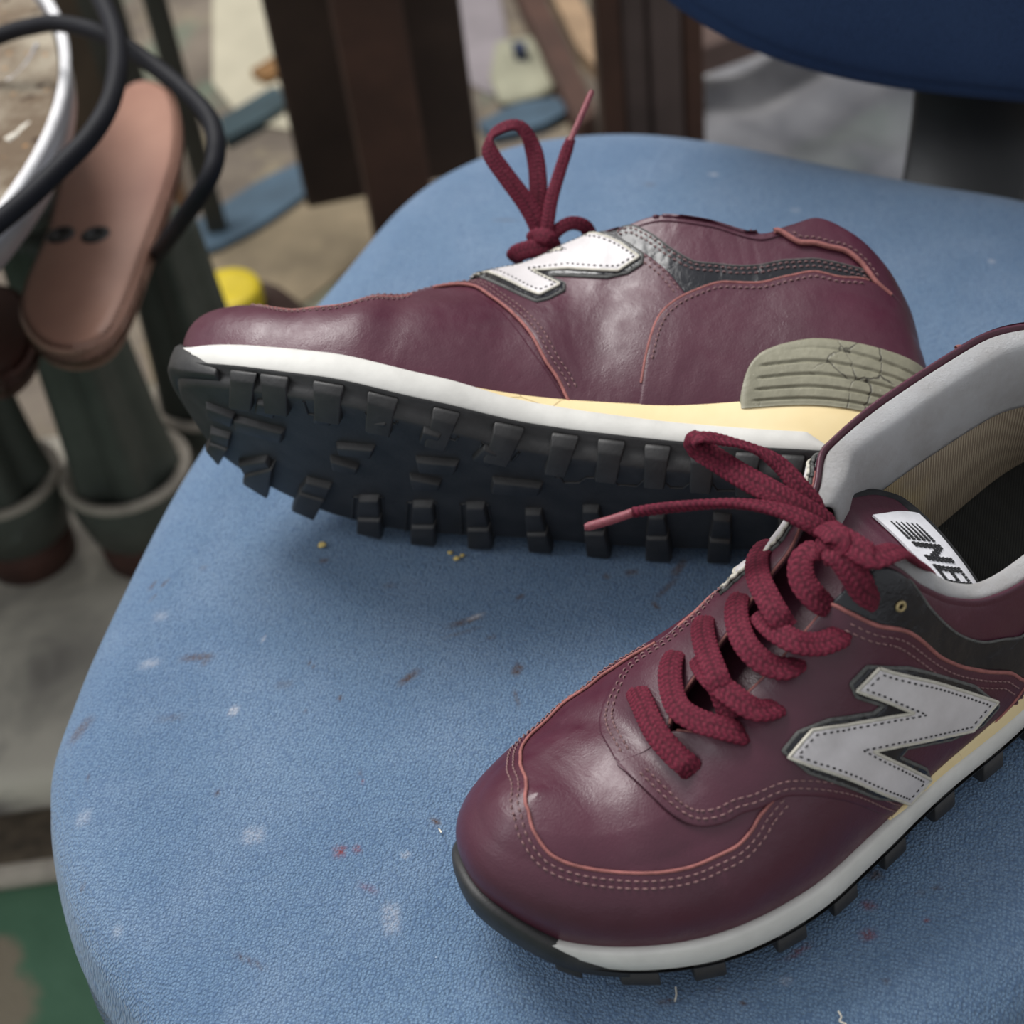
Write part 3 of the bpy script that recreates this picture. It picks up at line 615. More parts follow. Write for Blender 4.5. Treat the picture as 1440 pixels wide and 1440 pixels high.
def dress(s):
    fr, fsl, fsm, ftl, fmid = knots(RAND), knots(STAY_L), knots(STAY_M), knots(TOPL), knots(MID)
    fhl, fhm, fbm = knots(HEELT), knots(HEELM), knots(BLKM)
    ft = knots(TABM + [(560, 39.), (2 * 560 - 528, 39)] + [(1120 - c, r) for c, r in TABM[:-1]])
    ft2 = lambda c: ft(np.minimum(c, 1120 - c))
    Z_ = lambda c: 0 * c; ONE = lambda c: 0 * c + 63
    # toe rand
    panel(s, 'toe_rand', M['leather2'], 152, 431.5, Z_, fr, H_R)
    edge(s, fcurve(fr, 186, 378, 300), H_R * .75, .0006)
    k = s.root
    seam(s, fcurve(fr, 188, 376, 300), (-.0024, -.0046), H_R + .0001)
    # eyestay panels, joined under the laces
    lo_l = lambda c: np.where(c < 156, 0, fsl(np.maximum(c, 156)))
    hi_l = lambda c: np.where(c < 153.9, ftl(np.minimum(c, 153.9)), 63)
    panel(s, 'eyestay', M['leather2'], 104, 219.3, lo_l, hi_l, H_S, edge_lo=True)
    lo_m = lambda c: np.where(c > 433, 0, fsm(np.minimum(c, 433)))
    hi_m = lambda c: np.where(c > 432, fmid(np.maximum(c, 432)), 63)
    panel(s, 'eyestay', M['leather2'], 341.3, 466, lo_m, hi_m, H_S, edge_lo=True)
    seam(s, fcurve(fsl, 157, 218.6), (.0026, .0050), H_S + .0001); seam(s, fcurve(fsm, 342, 431), (.0026, .0050), H_S + .0001)
    edge(s, fcurve(fsm, 384, 432.5), H_S * .8, .0007)
    edge(s, fcurve(ftl, 103, 153.9), H_S * .85, .0007)
    seam(s, fcurve(ftl, 107, 152.0), (-.0030, -.0055), H_S + .0001); seam(s, fcurve(fmid, 434, 463), (-.0012, -.0036), H_S + .0001)
    gap = np.where(np.linalg.norm(s.P[1:KT, -1] - s.P[:KT:-1, -1], axis=1) > .002)[0] + 1; gmax = gap[gap < 260].max()
    for a, b in ((155, gmax), (560 - gmax, 431)):
        edge(s, np.c_[np.linspace(a, b, 160), np.full(160, 62.9)], H_S * .5, .0006)
    # black trim between the eyestay and the padded collar
    hi_bl = knots([(36, 43.2), (46, 40.2), (56, 38.9), (71, 41.3), (85, 38.9), (95, 33.5), (104, 30), (112, 34), (121, 37.5), (128, 42), (134, 49), (136.5, 57), (137.5, 63), (160, 63)])
    panel(s, 'collar_trim', M['patent'], 37, 158.5, lambda c: np.where(c < 101, fhl(np.minimum(c, 101)) - 2.5, ftl(np.clip(c, 100, 153.9)) - 2.5 * (c < 150) - 22 * np.clip((c - 150) / 8, 0, 1)), hi_bl, H_B, edge_lo=True)
    panel(s, 'collar_trim', M['patent'], 431, 523.5, lambda c: np.where(c < 464, fmid(np.clip(c, 433, 464)) - 2.5, fhm(np.clip(c, 455, 526)) - 2.5), lambda c: np.where(c < 436, 63, fbm(np.maximum(c, 436))), H_B, edge_lo=True)
    seam(s, fcurve(fbm, 438, 521), (-.0014, -.0036), H_B + .0001); edge(s, fcurve(fbm, 438, 522), H_B * .9, .00035, mat=M['felt'])
    edge(s, fcurve(hi_bl, 40, 137.4), H_B * .9, .00045, mat=M['felt'])
    # heel foxing and heel tab
    hh = knots([(c, r) for c, r in HEELM] + [(540, 39.5), (560, 39.5), (580, 39.5)] + [(c + 560, r) for c, r in HEELT])
    panel(s, 'heel_foxing', M['leather2'], 452.7, 680.5, Z_, hh, H_H)
    edge(s, fcurve(hh, 452.8, 521), H_H * .8, .00055); edge(s, fcurve(hh, 600, 680), H_H * .8, .00055)
    seam(s, fcurve(hh, 453.2, 520), (-.0026,), H_H + .0001, r=.00032); seam(s, fcurve(hh, 600, 678), (-.0026,), H_H + .0001, r=.00032)
    panel(s, 'heel_tab', M['leather2'], 489.5, 630.5, ft2, ONE, H_T, edge_lo=True, edge_hi=False)
    edge(s, fcurve(ft2, 489.6, 530), H_T * .8, .0011); edge(s, fcurve(ft2, 590, 630.4), H_T * .8, .0011)
    seam(s, fcurve(ft2, 494, 524), (.0026,), H_T + .0001)
    flush_stitches(s, M['thread'])
    # ribbed heel clip wrapped round the back
    nr, c0, c1 = 70, 482.8, 637.2; c = np.linspace(c0, c1, 420); w = np.linspace(0, 1, nr)
    hc = knots([(482.8, 3.), (483.4, 8), (485.2, 12.6), (489, 15.4), (496.4, 16.6), (505, 17.0), (516, 17.6), (530, 18.6), (545, 19.6), (560, 20), (575, 19.6), (590, 18.6), (604, 17.6), (615, 17.0), (623.6, 16.6), (631, 15.4), (634.8, 12.6), (636.6, 8), (637.2, 3.)])
    top = hc(c); cc = np.repeat(c[:, None], nr, 1); rr = top[:, None] * w[None] * 1.0 - 1.0 * (1 - w[None])
    P, N = s.surf(np.c_[cc.ravel(), np.maximum(rr, 0).ravel()])
    e_ = np.minimum(np.minimum(c - c0, c1 - c)[:, None] / 2.5, (1 - w)[None] * top[:, None] / 1.3); e_ = np.clip(e_, 0, 1)
    ph = rr / 20. * 6.2; inner = np.clip((np.minimum(c - c0, c1 - c)[:, None] - 3 - 3 * (rr / 20)) / 2, 0, 1) * np.clip((top[:, None] - 2.2 - rr) / 1, 0, 1)
    rib = -np.clip(1 - np.abs((ph % 1) - .5) / .16, 0, 1) * inner
    V = P + N * (H_H + .0004 + .0013 * np.sqrt(1 - (1 - e_) ** 2) + .0011 * rib).ravel()[:, None]; V[:, 2] -= (1 - np.tile(w, 420)) ** 6 * .002
    ring_w = (P - N * .0005).reshape(420, nr, 3)
    F = grid_faces(420, nr); ring = [(i, 0) for i in range(420)] + [(419, j) for j in range(1, nr)] + [(i, nr - 1) for i in range(418, -1, -1)] + [(0, j) for j in range(nr - 2, 0, -1)]
    Vb = np.array([ring_w[i, j] for i, j in ring]); bi = len(V); kk = len(ring)
    F += [(ring[q][0] * nr + ring[q][1], ring[(q + 1) % kk][0] * nr + ring[(q + 1) % kk][1], bi + (q + 1) % kk, bi + q) for q in range(kk)]
    tag(s.obj('heel_clip', np.vstack([V, Vb]), F, M['clip']), 'cracked olive grey ribbed heel clip')
for s in (near, far): dress(s)
# ------------------------------------------------------------------ logo patches (letter N), traced on the side where each is seen
N_LET = [(1230, 934), (1394, 981), (1359, 1021), (1220, 1052), (1300, 1089), (1270, 1124), (1104, 1064), (1136, 1025), (1277, 997), (1199, 967)]
F_LET = [(756, 349), (797, 334), (845, 335), (875, 348), (901, 367), (871, 387), (800, 385), (750, 389), (789, 407), (760, 423), (742, 416), (700, 397), (661, 382), (720, 370), (795, 360), (770, 355)]
def to_chart(s, px, grow=0):
    P = px_offset(px, grow) if grow else np.asarray(px, float); return P
def logo(src, outline_px, grow, dst, mir, spacing=4., detail=True, cmin=.45):
    made = []
    def cmap(d):
        cache = {}
        def f(q):
            C = src.hits(q); P, N = dst.surf(C, mir); return P, N
        return f
    out = chaikin(px_offset(outline_px, grow), 1); V, F = chart_patch(out, spacing, H_S + .0012, cmap(0), drop=.0016 - .0004, rim=.8)
    b = dst.obj('logo_backing', V, F, M['felt'] if False else M['patent']); made.append(b)
    out2 = resample(chaikin(px_offset(outline_px, grow * .94), 1), 2.5, True); P, N = cmap(0)(out2); P = np.vstack([P, P[:2]]); N = np.vstack([N, N[:2]])
    V, F = tube(P + N * (H_S + .0003), .0008, 6, N, False); dst.obj('felt_edge', V, F, M['felt'], b)
    P, N = cmap(0)(resample(px_offset(outline_px, grow * .94), 2.5, True))
    lt = px_offset(outline_px, 0); Vl, Fl = chart_patch(lt, spacing, H_S + .0022, cmap(0), drop=-.0009, rim=.82)
    L1 = dst.obj('logo_letter', Vl, Fl, M['letter'])
    q = resample(px_offset(outline_px, -.25), 2.5, True); P, N = cmap(0)(q); P = np.vstack([P, P[:1]]); N = np.vstack([N, N[:1]])
    V, F = tube(P + N * (H_S + .0017), .0006, 6, N, False); dst.obj('letter_edge', V, F, M['letter_edge'], L1)
    if not detail: return
    st = []
    ins = px_offset(outline_px, -grow * .75, cmin); q = resample(ins, 2.5, True); P, N = cmap(0)(q); P = np.vstack([P, P[:1]]); N = np.vstack([N, N[:1]])
    stitches(dst, P, N, H_S + .0021, .0024, .0015, .00026, st); flush_stitches(dst, M['thread_dark'], 'letter_stitching', L1, st)
for dst in (near, far):
    logo(near, N_LET, 9.5, dst, False)
    logo(far, F_LET, 7.0, dst, False, 3.4, dst is far, .85)
# ------------------------------------------------------------------ tongue and label
def tongue(s, rows, first=30):
    """rows: (x, l centre, z centre, half width, cross tilt)"""
    r = np.array(rows, float); q = np.linspace(0, 1, 70); t = np.linspace(0, 1, len(r)); R_ = np.stack([sint(t, r[:, k], q) if True else 0 for k in range(5)], 1)
    w = np.linspace(-1, 1, 27); G = []
    for x, l, z, hw, tl in R_:
        rr = np.sign(w) * np.abs(w)
        G.append(np.c_[np.full(27, x) , l + hw * rr, z + tl * hw * rr - .16 * hw * rr ** 2])
    G = np.array(G)
    # rounded far corners
    for i in range(len(G)):
        k = np.clip((q[i] - .86) / .14, 0, 1); sh = 1 - .25 * k ** 3; c = G[i].mean(0); G[i, :, 1] = c[1] + (G[i, :, 1] - c[1]) * sh
    s.TG = G; s.TQ = q
    nG = np.cross(np.gradient(G, axis=0), np.gradient(G, axis=1)); nG /= np.linalg.norm(nG, axis=-1)[..., None]; nG *= np.sign(nG[..., 2:3]); Gb = G - nG * .0045
    b0 = 70 * 27; Ft = grid_faces(70, 27); rg = [(i, 0) for i in range(70)] + [(69, j) for j in range(1, 27)] + [(i, 26) for i in range(68, -1, -1)] + [(0, j) for j in range(25, 0, -1)]; rg = [i * 27 + j for i, j in rg]; kk = len(rg)
    Ft = Ft + [tuple(b0 + v for v in f[::-1]) for f in Ft] + [(rg[i], rg[(i + 1) % kk], b0 + rg[(i + 1) % kk], b0 + rg[i]) for i in range(kk)]
    o = s.obj('tongue', np.vstack([G.reshape(-1, 3), Gb.reshape(-1, 3)]), Ft, M['leather'], recalc=True)
    ring = np.vstack([G[first:, 0], G[-1, 1:-1], G[first:, -1][::-1]]); ring = resample(ring, .002); c = G[50].mean(0)
    V, F = tube(ring - [0, 0, .0022], .0030, 8); s.obj('tongue_binding', V, F, plain_black, o)
    return o
plain_black = plain('black_cloth_binding', (.016, .016, .018), .85, .3, 400, .4)
tn = tongue(near, [(.066, .006, .050, .012, 0), (.085, .006, .062, .016, 0), (.11, .007, .074, .020, 0), (.135, .007, .085, .022, -.05), (.152, .007, .0895, .0235, -.18), (.166, .006, .0885, .0245, -.28), (.179, .006, .0825, .025, -.33), (.1905, .006, .0765, .0245, -.35)])
tf = tongue(far, [(.066, .006, .050, .010, 0), (.085, .007, .062, .012, 0), (.11, .008, .074, .014, 0), (.135, .008, .086, .015, 0), (.152, .008, .094, .016, 0), (.166, .007, .101, .0175, 0), (.179, .006, .106, .018, 0), (.190, .006, .109, .018, 0)], 56)
# union of upper and tongue for resting laces
class Rest:
    def __init__(r, s):
        r.s = s; V = [tuple(s.loc(v)) for v in s.PF]; F = [f for f in s.F if True]; b = len(V); V += [tuple(s.loc(v)) for v in s.TG.reshape(-1, 3)]; F += [tuple(i + b for i in f) for f in grid_faces(70, 27)]
        cols = [i for i in range(1, KT) if .071 < s.P[i, -1, 0] < .160]; b = len(V); w = np.linspace(0, 1, 9)   # the sheet the laces span over the throat
        for i in cols:
            A_, B_ = s.P[i, -1], s.P[-i, -1]
            for k in w: q = A_ * (1 - k) + B_ * k; q = q + np.array([0, 0, .0022 * math.sin(PI * k)]); V.append(tuple(s.loc(q)))
        F += [tuple(j + b for j in f) for f in grid_faces(len(cols), 9)]
        r.bvh = BVHTree.FromPolygons(V, F)
        r.up = np.array([-.12, 0, 1.]); r.up /= np.linalg.norm(r.up)
    def pt(r, p, lift):                            # a point that far above the surface which still lies on the sight line
        q, n = r.pt0(p, lift)
        for _ in range(3):
            e = r.s.px(q[None])[0] - np.asarray(p, float); t_ = (t_ if _ else np.asarray(p, float)) - e; q, n = r.pt0(t_, lift)
        return q, n
    def pt0(r, p, lift):
        s = r.s; o = Vector((s.R.T @ (CP - s.tr))); d = Vector(s.R.T @ ray(p)).normalized(); co, nr, fi, ds = r.bvh.ray_cast(o, d)
        if co is None:
            c0 = s.loc(np.array([.15, .005, .100])); nn = s.loc(r.up); k = ((c0 - np.array(o)) @ nn) / (np.array(d) @ nn); co = Vector(np.array(o) + np.array(d) * k); nr = Vector(nn)
        q = np.array(co) * [1, s.sg, 1]; n = np.array(nr) * [1, s.sg, 1]; 
        if n[2] < 0: n = -n
        n = n * .6 + r.up; n /= np.linalg.norm(n); return q + n * lift, n
rn = Rest(near)
# tongue label with woven marks: white tab across the free end
def tgrid(s, a, b, lift):                         # (row fraction, cross -1..1) on the tongue
    G = s.TG; i = a * 69; j = (b + 1) / 2 * 26; i0 = np.minimum(i.astype(int), 68); j0 = np.minimum(j.astype(int), 25); fx = (i - i0)[:, None]; fy = (j - j0)[:, None]
    P = (G[i0, j0] * (1 - fx) + G[i0 + 1, j0] * fx) * (1 - fy) + (G[i0, j0 + 1] * (1 - fx) + G[i0 + 1, j0 + 1] * fx) * fy
    n = np.cross(G[i0 + 1, j0] - G[i0, j0], G[i0, j0 + 1] - G[i0, j0]); n /= np.linalg.norm(n, axis=1)[:, None] + 1e-12; n *= np.sign(n[:, 2])[:, None] + (n[:, 2] == 0)[:, None]
    return P + n * lift, n
M['label'] = plain('white_woven_label', (.72, .71, .74), .8, .06, 300, .3)
M['labelink'] = plain('black_woven_thread', (.012, .012, .014), .8, .2, 900, .3)
def labelpatch(s):
    a0, a1, b0, b1 = .775, .997, -.46, .97
    f = lambda q: tgrid(s, q[:, 0], q[:, 1], 0.)
    poly = np.array([(a0, b0), (a1, b0), (a1, b1), (a0, b1)])
    qa, qb = np.meshgrid(np.linspace(a0, a1, 18), np.linspace(b0, b1, 30), indexing='ij'); P, N = f(np.c_[qa.ravel(), qb.ravel()])
    V = np.vstack([P + N * .0012, P + N * .0004]); F = grid_faces(18, 30); nb = 540; F2 = [tuple(i + nb for i in q[::-1]) for q in F]
    ring = [(i, 0) for i in range(18)] + [(17, j) for j in range(1, 30)] + [(i, 29) for i in range(16, -1, -1)] + [(0, j) for j in range(28, 0, -1)]; k = len(ring)
    F3 = [(ring[q][0] * 30 + ring[q][1], ring[(q + 1) % k][0] * 30 + ring[(q + 1) % k][1], nb + ring[(q + 1) % k][0] * 30 + ring[(q + 1) % k][1], nb + ring[q][0] * 30 + ring[q][1]) for q in range(k)]
    lab = tag(s.obj('tongue_label', V, F + F2 + F3, M['label'], s.tong, smooth=False), 'white woven label with black speed stripes and letters')
    # marks: u runs along the tongue (0 free end .. 1 inner), v across
    mb = MB()
    def dab(u, v, du, dv, sk=0):
        c = np.array([(u - du, v - dv), (u + du, v - dv + sk), (u + du, v + dv + sk), (u - du, v + dv)]); Q = np.c_[a1 - c[:, 0] * (a1 - a0), b0 + c[:, 1] * (b1 - b0)]
        P, N = f(Q); mb.add(np.vstack([P + N * .00155, P + N * .001]), [(0, 1, 2, 3), (0, 1, 5, 4), (1, 2, 6, 5), (2, 3, 7, 6), (3, 0, 4, 7)])
    bits = LETTER_BITS
    for (u, v, du, dv, sk) in bits: dab(u, v, du, dv, sk)
    s.obj('label_lettering', mb.v, mb.f, M['labelink'], lab, smooth=False) if False else None
    o = mesh_obj('label_lettering', s.loc(np.array(mb.v)), mb.f, M['labelink'], lab, smooth=False)
# letters N and B in a 5x7 dot style, fading upward into five dashed stripes (as woven)
LETTER_BITS = []
def _bits():
    G_N = ["1100011", "1110011", "1111011", "1101111", "1100111", "1100011", "1100011"]; G_B = ["1111110", "1100011", "1100011", "1111110", "1100011", "1100011", "1111110"]
    for g, v0 in ((G_N, .47), (G_B, .73)):
        for r, row in enumerate(g):
            for c_, ch in enumerate(row):
                if ch == '1': LETTER_BITS.append((.30 + .082 * r, v0 + .031 * c_ - .012 * r, .034, .0125, 0))
    for k in range(6):
        u = .32 + k * .098
        for j in range(8):
            w = .008 + .024 * (j / 7) ** .9; LETTER_BITS.append((u, .20 + .030 * j - .014 * k, w, .0115, 0))
_bits()
near.tong = tn; far.tong = tf
labelpatch(near)
# ------------------------------------------------------------------ outsole lugs (positions in x,l traced on the far shoe, used for both)
def sole_pt(s, p, dz):
    o = s.from_world(CP); d = (ray(p) @ s.R) * np.array([1, s.sg, 1]); x = .15
    for _ in range(30):
        z = float(z0(x)) + dz; k = (z - o[2]) / d[2]; q = o + d * k; x = .5 * x + .5 * float(np.clip(q[0], 0, LEN))
    return q
LUGM = [[(283, 506), (321, 506), (312, 540), (290, 538)], [(332, 515), (374, 515), (388, 563), (352, 558)], [(422, 529), (466, 533), (467, 580), (438, 576)], [(518, 545), (562, 549), (552, 589), (522, 585)], [(619, 564), (660, 576), (638, 612), (604, 602)],
        [(705, 590), (747, 604), (718, 640), (685, 626)], [(775, 612), (815, 619), (796, 659), (762, 650)], [(839, 625), (879, 630), (866, 670), (838, 665)], [(904, 630), (945, 634), (936, 674), (908, 670)], [(970, 634), (1010, 637), (1000, 678), (975, 674)], [(1035, 639), (1075, 642), (1066, 682), (1040, 680)], [(1100, 643), (1138, 646), (1128, 686), (1104, 684)]]
LUGS = [[(518, 596), (542, 598), (538, 614), (516, 611)], [(595, 609), (619, 616), (610, 633), (589, 624)], [(680, 633), (701, 642), (686, 659), (664, 648)], [(361, 569), (388, 574), (384, 590), (358, 582)], [(442, 584), (466, 587), (464, 600), (440, 596)]]
LUGB = [[(295, 610), (322, 618), (316, 652), (293, 642)], [(335, 655), (372, 650), (392, 674), (352, 688)], [(430, 680), (464, 688), (446, 725), (410, 712)], [(504, 706), (531, 706), (536, 762), (500, 760)], [(580, 714), (607, 714), (613, 773), (576, 773)], [(655, 716), (680, 716), (694, 779), (658, 779)], [(738, 725), (760, 725), (776, 783), (742, 783)],
        [(819, 721), (841, 721), (858, 785), (823, 785)], [(912, 730), (934, 730), (943, 789), (905, 789)], [(1003, 732), (1027, 734), (1027, 795), (992, 793)], [(1095, 738), (1120, 740), (1122, 800), (1085, 798)]]
LUGC = [[(289, 575), (327, 589), (324, 602), (290, 587)], [(328, 593), (396, 611), (394, 625), (330, 607)], [(473, 631), (524, 635), (520, 647), (476, 641)], [(464, 650), (502, 661), (500, 669), (467, 663)], [(585, 651), (642, 656), (638, 669), (589, 666)], [(576, 675), (618, 683), (616, 692), (580, 690)], [(694, 680), (760, 687), (756, 699), (691, 696)]]
def lug_xy(p, dz): return np.array([far_at(q, dz)[:2] for q in p])
def far_at(q, dz): return sole_pt(far, q, dz)
LUG3 = [(lug_xy(p, -.0045), .0045, (0, 1)) for p in LUGM] + [(lug_xy(p, -.0025), .0025, None) for p in LUGS] + [(lug_xy(p, -.0030), .0030, None) for p in LUGC]
for p in LUGB:
    a = np.array(p, float); top = a[0] * .0 + a[0], a[1]; mid_l = a[0] + (a[3] - a[0]) * .42; mid_r = a[1] + (a[2] - a[1]) * .42; m2l = a[0] + (a[3] - a[0]) * .50; m2r = a[1] + (a[2] - a[1]) * .50
    LUG3.append((lug_xy([a[0], a[1], mid_r, mid_l], -.0032), .0032, None)); LUG3.append((lug_xy([m2l, m2r, a[2], a[3]], -.0045), .0045, (2, 3)))
OC = outline(np.linspace(0, 1, 1600))[0]
def build_lug(s, q, h, outer):
    q0 = q.copy(); q = q.copy()
    if outer:
        ja, jb = [int(np.argmin(np.linalg.norm(OC - q[i], axis=1))) for i in outer]; wd = max(.0062, min(.0125, np.linalg.norm(q[outer[0]] - q[outer[1]])) * .95) / (PERIM / 1600) / 2
        jc = (ja + jb) / 2; sg_ = 1 if jb > ja else -1
        q[outer[0]] = OC[int(jc - sg_ * wd) % 1600]; q[outer[1]] = OC[int(jc + sg_ * wd) % 1600]
        if outer[0] == 0:                          # tapering inward from the edge of the sole
            d0 = (q0[2] + q0[3] - q0[0] - q0[1]) / 2; e0, e1 = q[0].copy(), q[1].copy(); tt = (e1 - e0) / np.linalg.norm(e1 - e0); nn = np.array([-tt[1], tt[0]]); nn *= np.sign((np.array([.15, .004]) - e0) @ nn * 1.0 if abs(e0[0] - .15) < .12 else (np.array([e0[0] + .01, .0]) - e0) @ nn)
            sk = np.clip(d0 @ tt / max(abs(d0 @ nn), .004), -.45, .45) * .0135
            q[3] = e0 + nn * .0135 + tt * (sk + .0010); q[2] = e1 + nn * .0135 + tt * (sk - .0010)
    c = q.mean(0); small = c + (q - c) * .97; big = c + (q - c) * 1.2; midp = big * .55 + small * .45
    zlo = [float(z0(p[0])) + .003 for p in big]; zmid = [float(z0(p[0])) - h * .25 for p in midp]; zhi = [float(z0(p[0])) - h for p in small]
    if outer:                                      # the outer side climbs the wall of the sole up to the white band
        k = outer; inner_mid = q[[i for i in range(4) if i not in k]].mean(0)
        for i in k:
            e = q[i].copy(); inn = inner_mid - e; inn /= np.linalg.norm(inn)
            big[i] = e + inn * .0002; midp[i] = e - inn * .0004; small[i] = e + inn * .0016
            zlo[i] = float(z0(e[0]) + zw(e[0]) * .90); zmid[i] = float(z0(e[0])) - h * .45
            if k[0] == 0: zmid[i] = float(z0(e[0]) + zw(e[0]) * .62); zhi[i] = float(z0(e[0]) + zw(e[0]) * .22)
    b = bmesh.new(); lo = [b.verts.new((*p, z)) for p, z in zip(big, zlo)]; mid = [b.verts.new((*p, z)) for p, z in zip(midp, zmid)]; hi = [b.verts.new((*p, z)) for p, z in zip(small, zhi)]
    b.faces.new(lo); b.faces.new(hi)
    for A, Bv in ((lo, mid), (mid, hi)):
        for i in range(4): b.faces.new((A[i], A[(i + 1) % 4], Bv[(i + 1) % 4], Bv[i]))
    bmesh.ops.recalc_face_normals(b, faces=b.faces); bmesh.ops.bevel(b, geom=[e for e in b.edges if not (e.verts[0] in lo and e.verts[1] in lo)], offset=.0006, segments=2, affect='EDGES', profile=.5)
    b.verts.index_update(); V = np.array([tuple(v.co) for v in b.verts]); F = [tuple(v.index for v in f.verts) for f in b.faces]; b.free()
    return V, F
def soles(s):
    out = [o for o in s.root.children if o.name.startswith('outsole')][0]
    for q, h, outer in LUG3:
        V, F = build_lug(s, q, h, outer); s.obj('lug', V, F, M['rubber'], out, recalc=True)
    mb = MB()
    zz = [(780, 670), (788, 672), (792, 679), (815, 679), (825, 672), (860, 673), (868, 682), (897, 684), (905, 676), (932, 677), (942, 686), (961, 687), (971, 679), (1000, 680), (1008, 690), (1060, 691), (1120, 694)]
    lines = [zz] + [[tuple(v) for v in px_offset(np.array(p, float), 7)] for p in LUGM[2:6] + LUGB[3:6]]
    for L_ in lines:
        P = np.array([sole_pt(far, q, -.0002) for q in L_]); P = resample(P if L_ is zz else np.vstack([P, P[:1]]), .001); ins = inside(P[:, :2], outline(np.linspace(0, 1, 400), -.006)[0]); runs = np.split(np.arange(len(P)), np.where(np.diff(ins.astype(int)) != 0)[0] + 1)
        for rr_ in runs:
            if not ins[rr_[0]] or len(rr_) < 4: continue
            Q = P[rr_]; Q[:, 2] = z0(Q[:, 0]) - .0001; V, F = tube(Q, .0006, 6); mb.add(V, F)
    tag(s.obj('tread_ridges', np.array(mb.v), mb.f, M['rubber'], out), kind='stuff')
for s in (near, far): soles(s)
# ------------------------------------------------------------------ laces
LW, LT = .0078, .0021
def lw_(s, Pw): return s.from_world(Pw)
def pts(spec):
    """spec rows: (px, py, lift[, 'z']) -> local points and normals; 'z' = free in the air at that height above the seat"""
    P, N = [], []
    for r in spec:
        if len(r) == 4: 
            q = near.from_world(at_z(r[:2], SZ + r[2])); n = near.from_world(near.world(np.zeros((1, 3)))[0] + np.array(r[3])) - near.from_world(near.world(np.zeros((1, 3)))[0]); n = n / np.linalg.norm(n)
        else: q, n = rn.pt(r[:2], r[2])
        P.append(q); N.append(n)
    return np.array(P), np.array(N)
lace_n = near.root
UPV = (0.1, -.45, .9)
def lace(spec, taper=None, name='shoelace', w=LW, phase=0):
    P, N = pts(spec); return ribbon(near, P, N, w, LT, name, M['lace'], lace_n, taper=taper, phase=phase)
end2 = ([0, .05, .94, 1], [.55, 1, 1, .5])
lace([(893, 966, -.0005), (902, 986, .0038), (925, 1028, .0062), (950, 1062, .0052), (966, 1076, .0036), (978, 1092, -.001)], end2)
lace([(955, 912, -.0015), (944, 932, .0038), (943, 962, .0062), (952, 992, .0075), (978, 1012, .0085), (1012, 1023, .0062), (1038, 1030, .0035), (1052, 1036, -.001)], end2, phase=.01)
lace([(995, 862, -.0015), (988, 882, .0038), (994, 915, .0068), (1006, 950, .0088), (1020, 985, .0065), (1028, 1010, .0035)], ([0, .06, .9, 1], [.6, 1, 1, .9]), phase=.02)
lace([(983, 925, .002), (1000, 952, .0065), (1030, 978, .0085), (1058, 996, .0068), (1080, 998, .0038), (1100, 990, -.001)], ([0, .06, .94, 1], [.9, 1, 1, .4]), phase=.03)
lace([(1047, 830, -.0015), (1036, 850, .0038), (1038, 880, .0068), (1050, 908, .0088), (1072, 930, .0085), (1098, 940, .0052), (1115, 935, .0032), (1124, 926, -.001)], ([0, .06, .93, 1], [.55, 1, 1, .45]), phase=.04)
lace([(1085, 762, -.0025), (1066, 782, .0035), (1066, 810, .0062), (1078, 838, .0082), (1094, 866, .0088), (1108, 884, .0062)], ([0, .07, .9, 1], [.6, 1, 1, .9]), phase=.05)
lace([(1068, 862, .003), (1088, 884, .0075), (1118, 902, .0090), (1150, 906, .0065), (1175, 898, .0040), (1194, 888, -.0005)], ([0, .06, .9, 1], [.9, 1, 1, .4]), phase=.06)
# short run from under the knot down into the throat
lace([(1150, 768, .006), (1128, 786, .008), (1128, 815, .0075), (1144, 838, .006), (1166, 856, .001)], ([0, .06, .9, 1], [.8, 1.05, 1.05, .8]), phase=.07)
# strand over the outer top corner of the collar
lace([(1164, 768, .013), (1182, 782, .0125), (1200, 808, .010), (1216, 832, .0085), (1233, 846, .0015)], ([0, .06, .9, 1], [.8, 1.12, 1.12, .7]), phase=.08)
# bow loop standing over the other shoe
zK = .1075
lace([(1176, 748, zK + .002, UPV), (1146, 726, zK + .008, UPV), (1100, 700, zK + .014, UPV), (1045, 670, zK + .018, UPV), (1000, 642, zK + .021, UPV), (977, 628, zK + .0245, (-.5, -.8, .3)), (980, 615, zK + .029, (-.5, .2, .7)), (1012, 618, zK + .027, (.1, .1, .9)), (1058, 630, zK + .023, (.1, .3, .9)), (1098, 655, zK + .017, (.4, -.3, .7)), (1126, 688, zK + .012, (.3, -.5, .8)), (1154, 724, zK + .005, UPV)], ([0, .04, .42, .48, .56, .66, .76, .96, 1], [.7, 1.05, 1.1, .9, .9, .62, .85, 1.0, .7]), phase=.09)
# long free end with its tip
lace([(1172, 758, zK + .007, (0, -.3, 1)), (1140, 736, zK + .013, (0, -.2, 1)), (1090, 716, zK + .016, (0, .3, 1)), (1030, 708, zK + .017, (0, .7, .9)), (960, 712, zK + .017, (0, .9, .7)), (915, 717, zK + .017, (0, .9, .7)), (888, 721, zK + .017, (0, .9, .7))], ([0, .05, .9, 1], [.8, .9, .8, .6], [1, 1.2, 1.5, 1.3]), phase=.1)
Pa, _ = pts([(892, 720, zK + .017, UPV), (860, 731, zK + .0165, UPV), (822, 742, zK + .016, UPV)]); Pa = resample(Pa, .001)
V, F = tube(Pa, np.r_[np.full(len(Pa) - 2, .0015), .0014, .001], 12); near.obj('lace_tip', V, F, M['aglet'], near.root)
# end running over the tongue and down beside the collar
lace([(1165, 752, .013), (1198, 757, .0125), (1236, 767, .010), (1262, 775, .0075), (1284, 788, .0060), (1303, 803, .0035), (1314, 815, -.001)], ([0, .06, .9, 1], [.8, 1.05, 1.0, .9]), phase=.11)
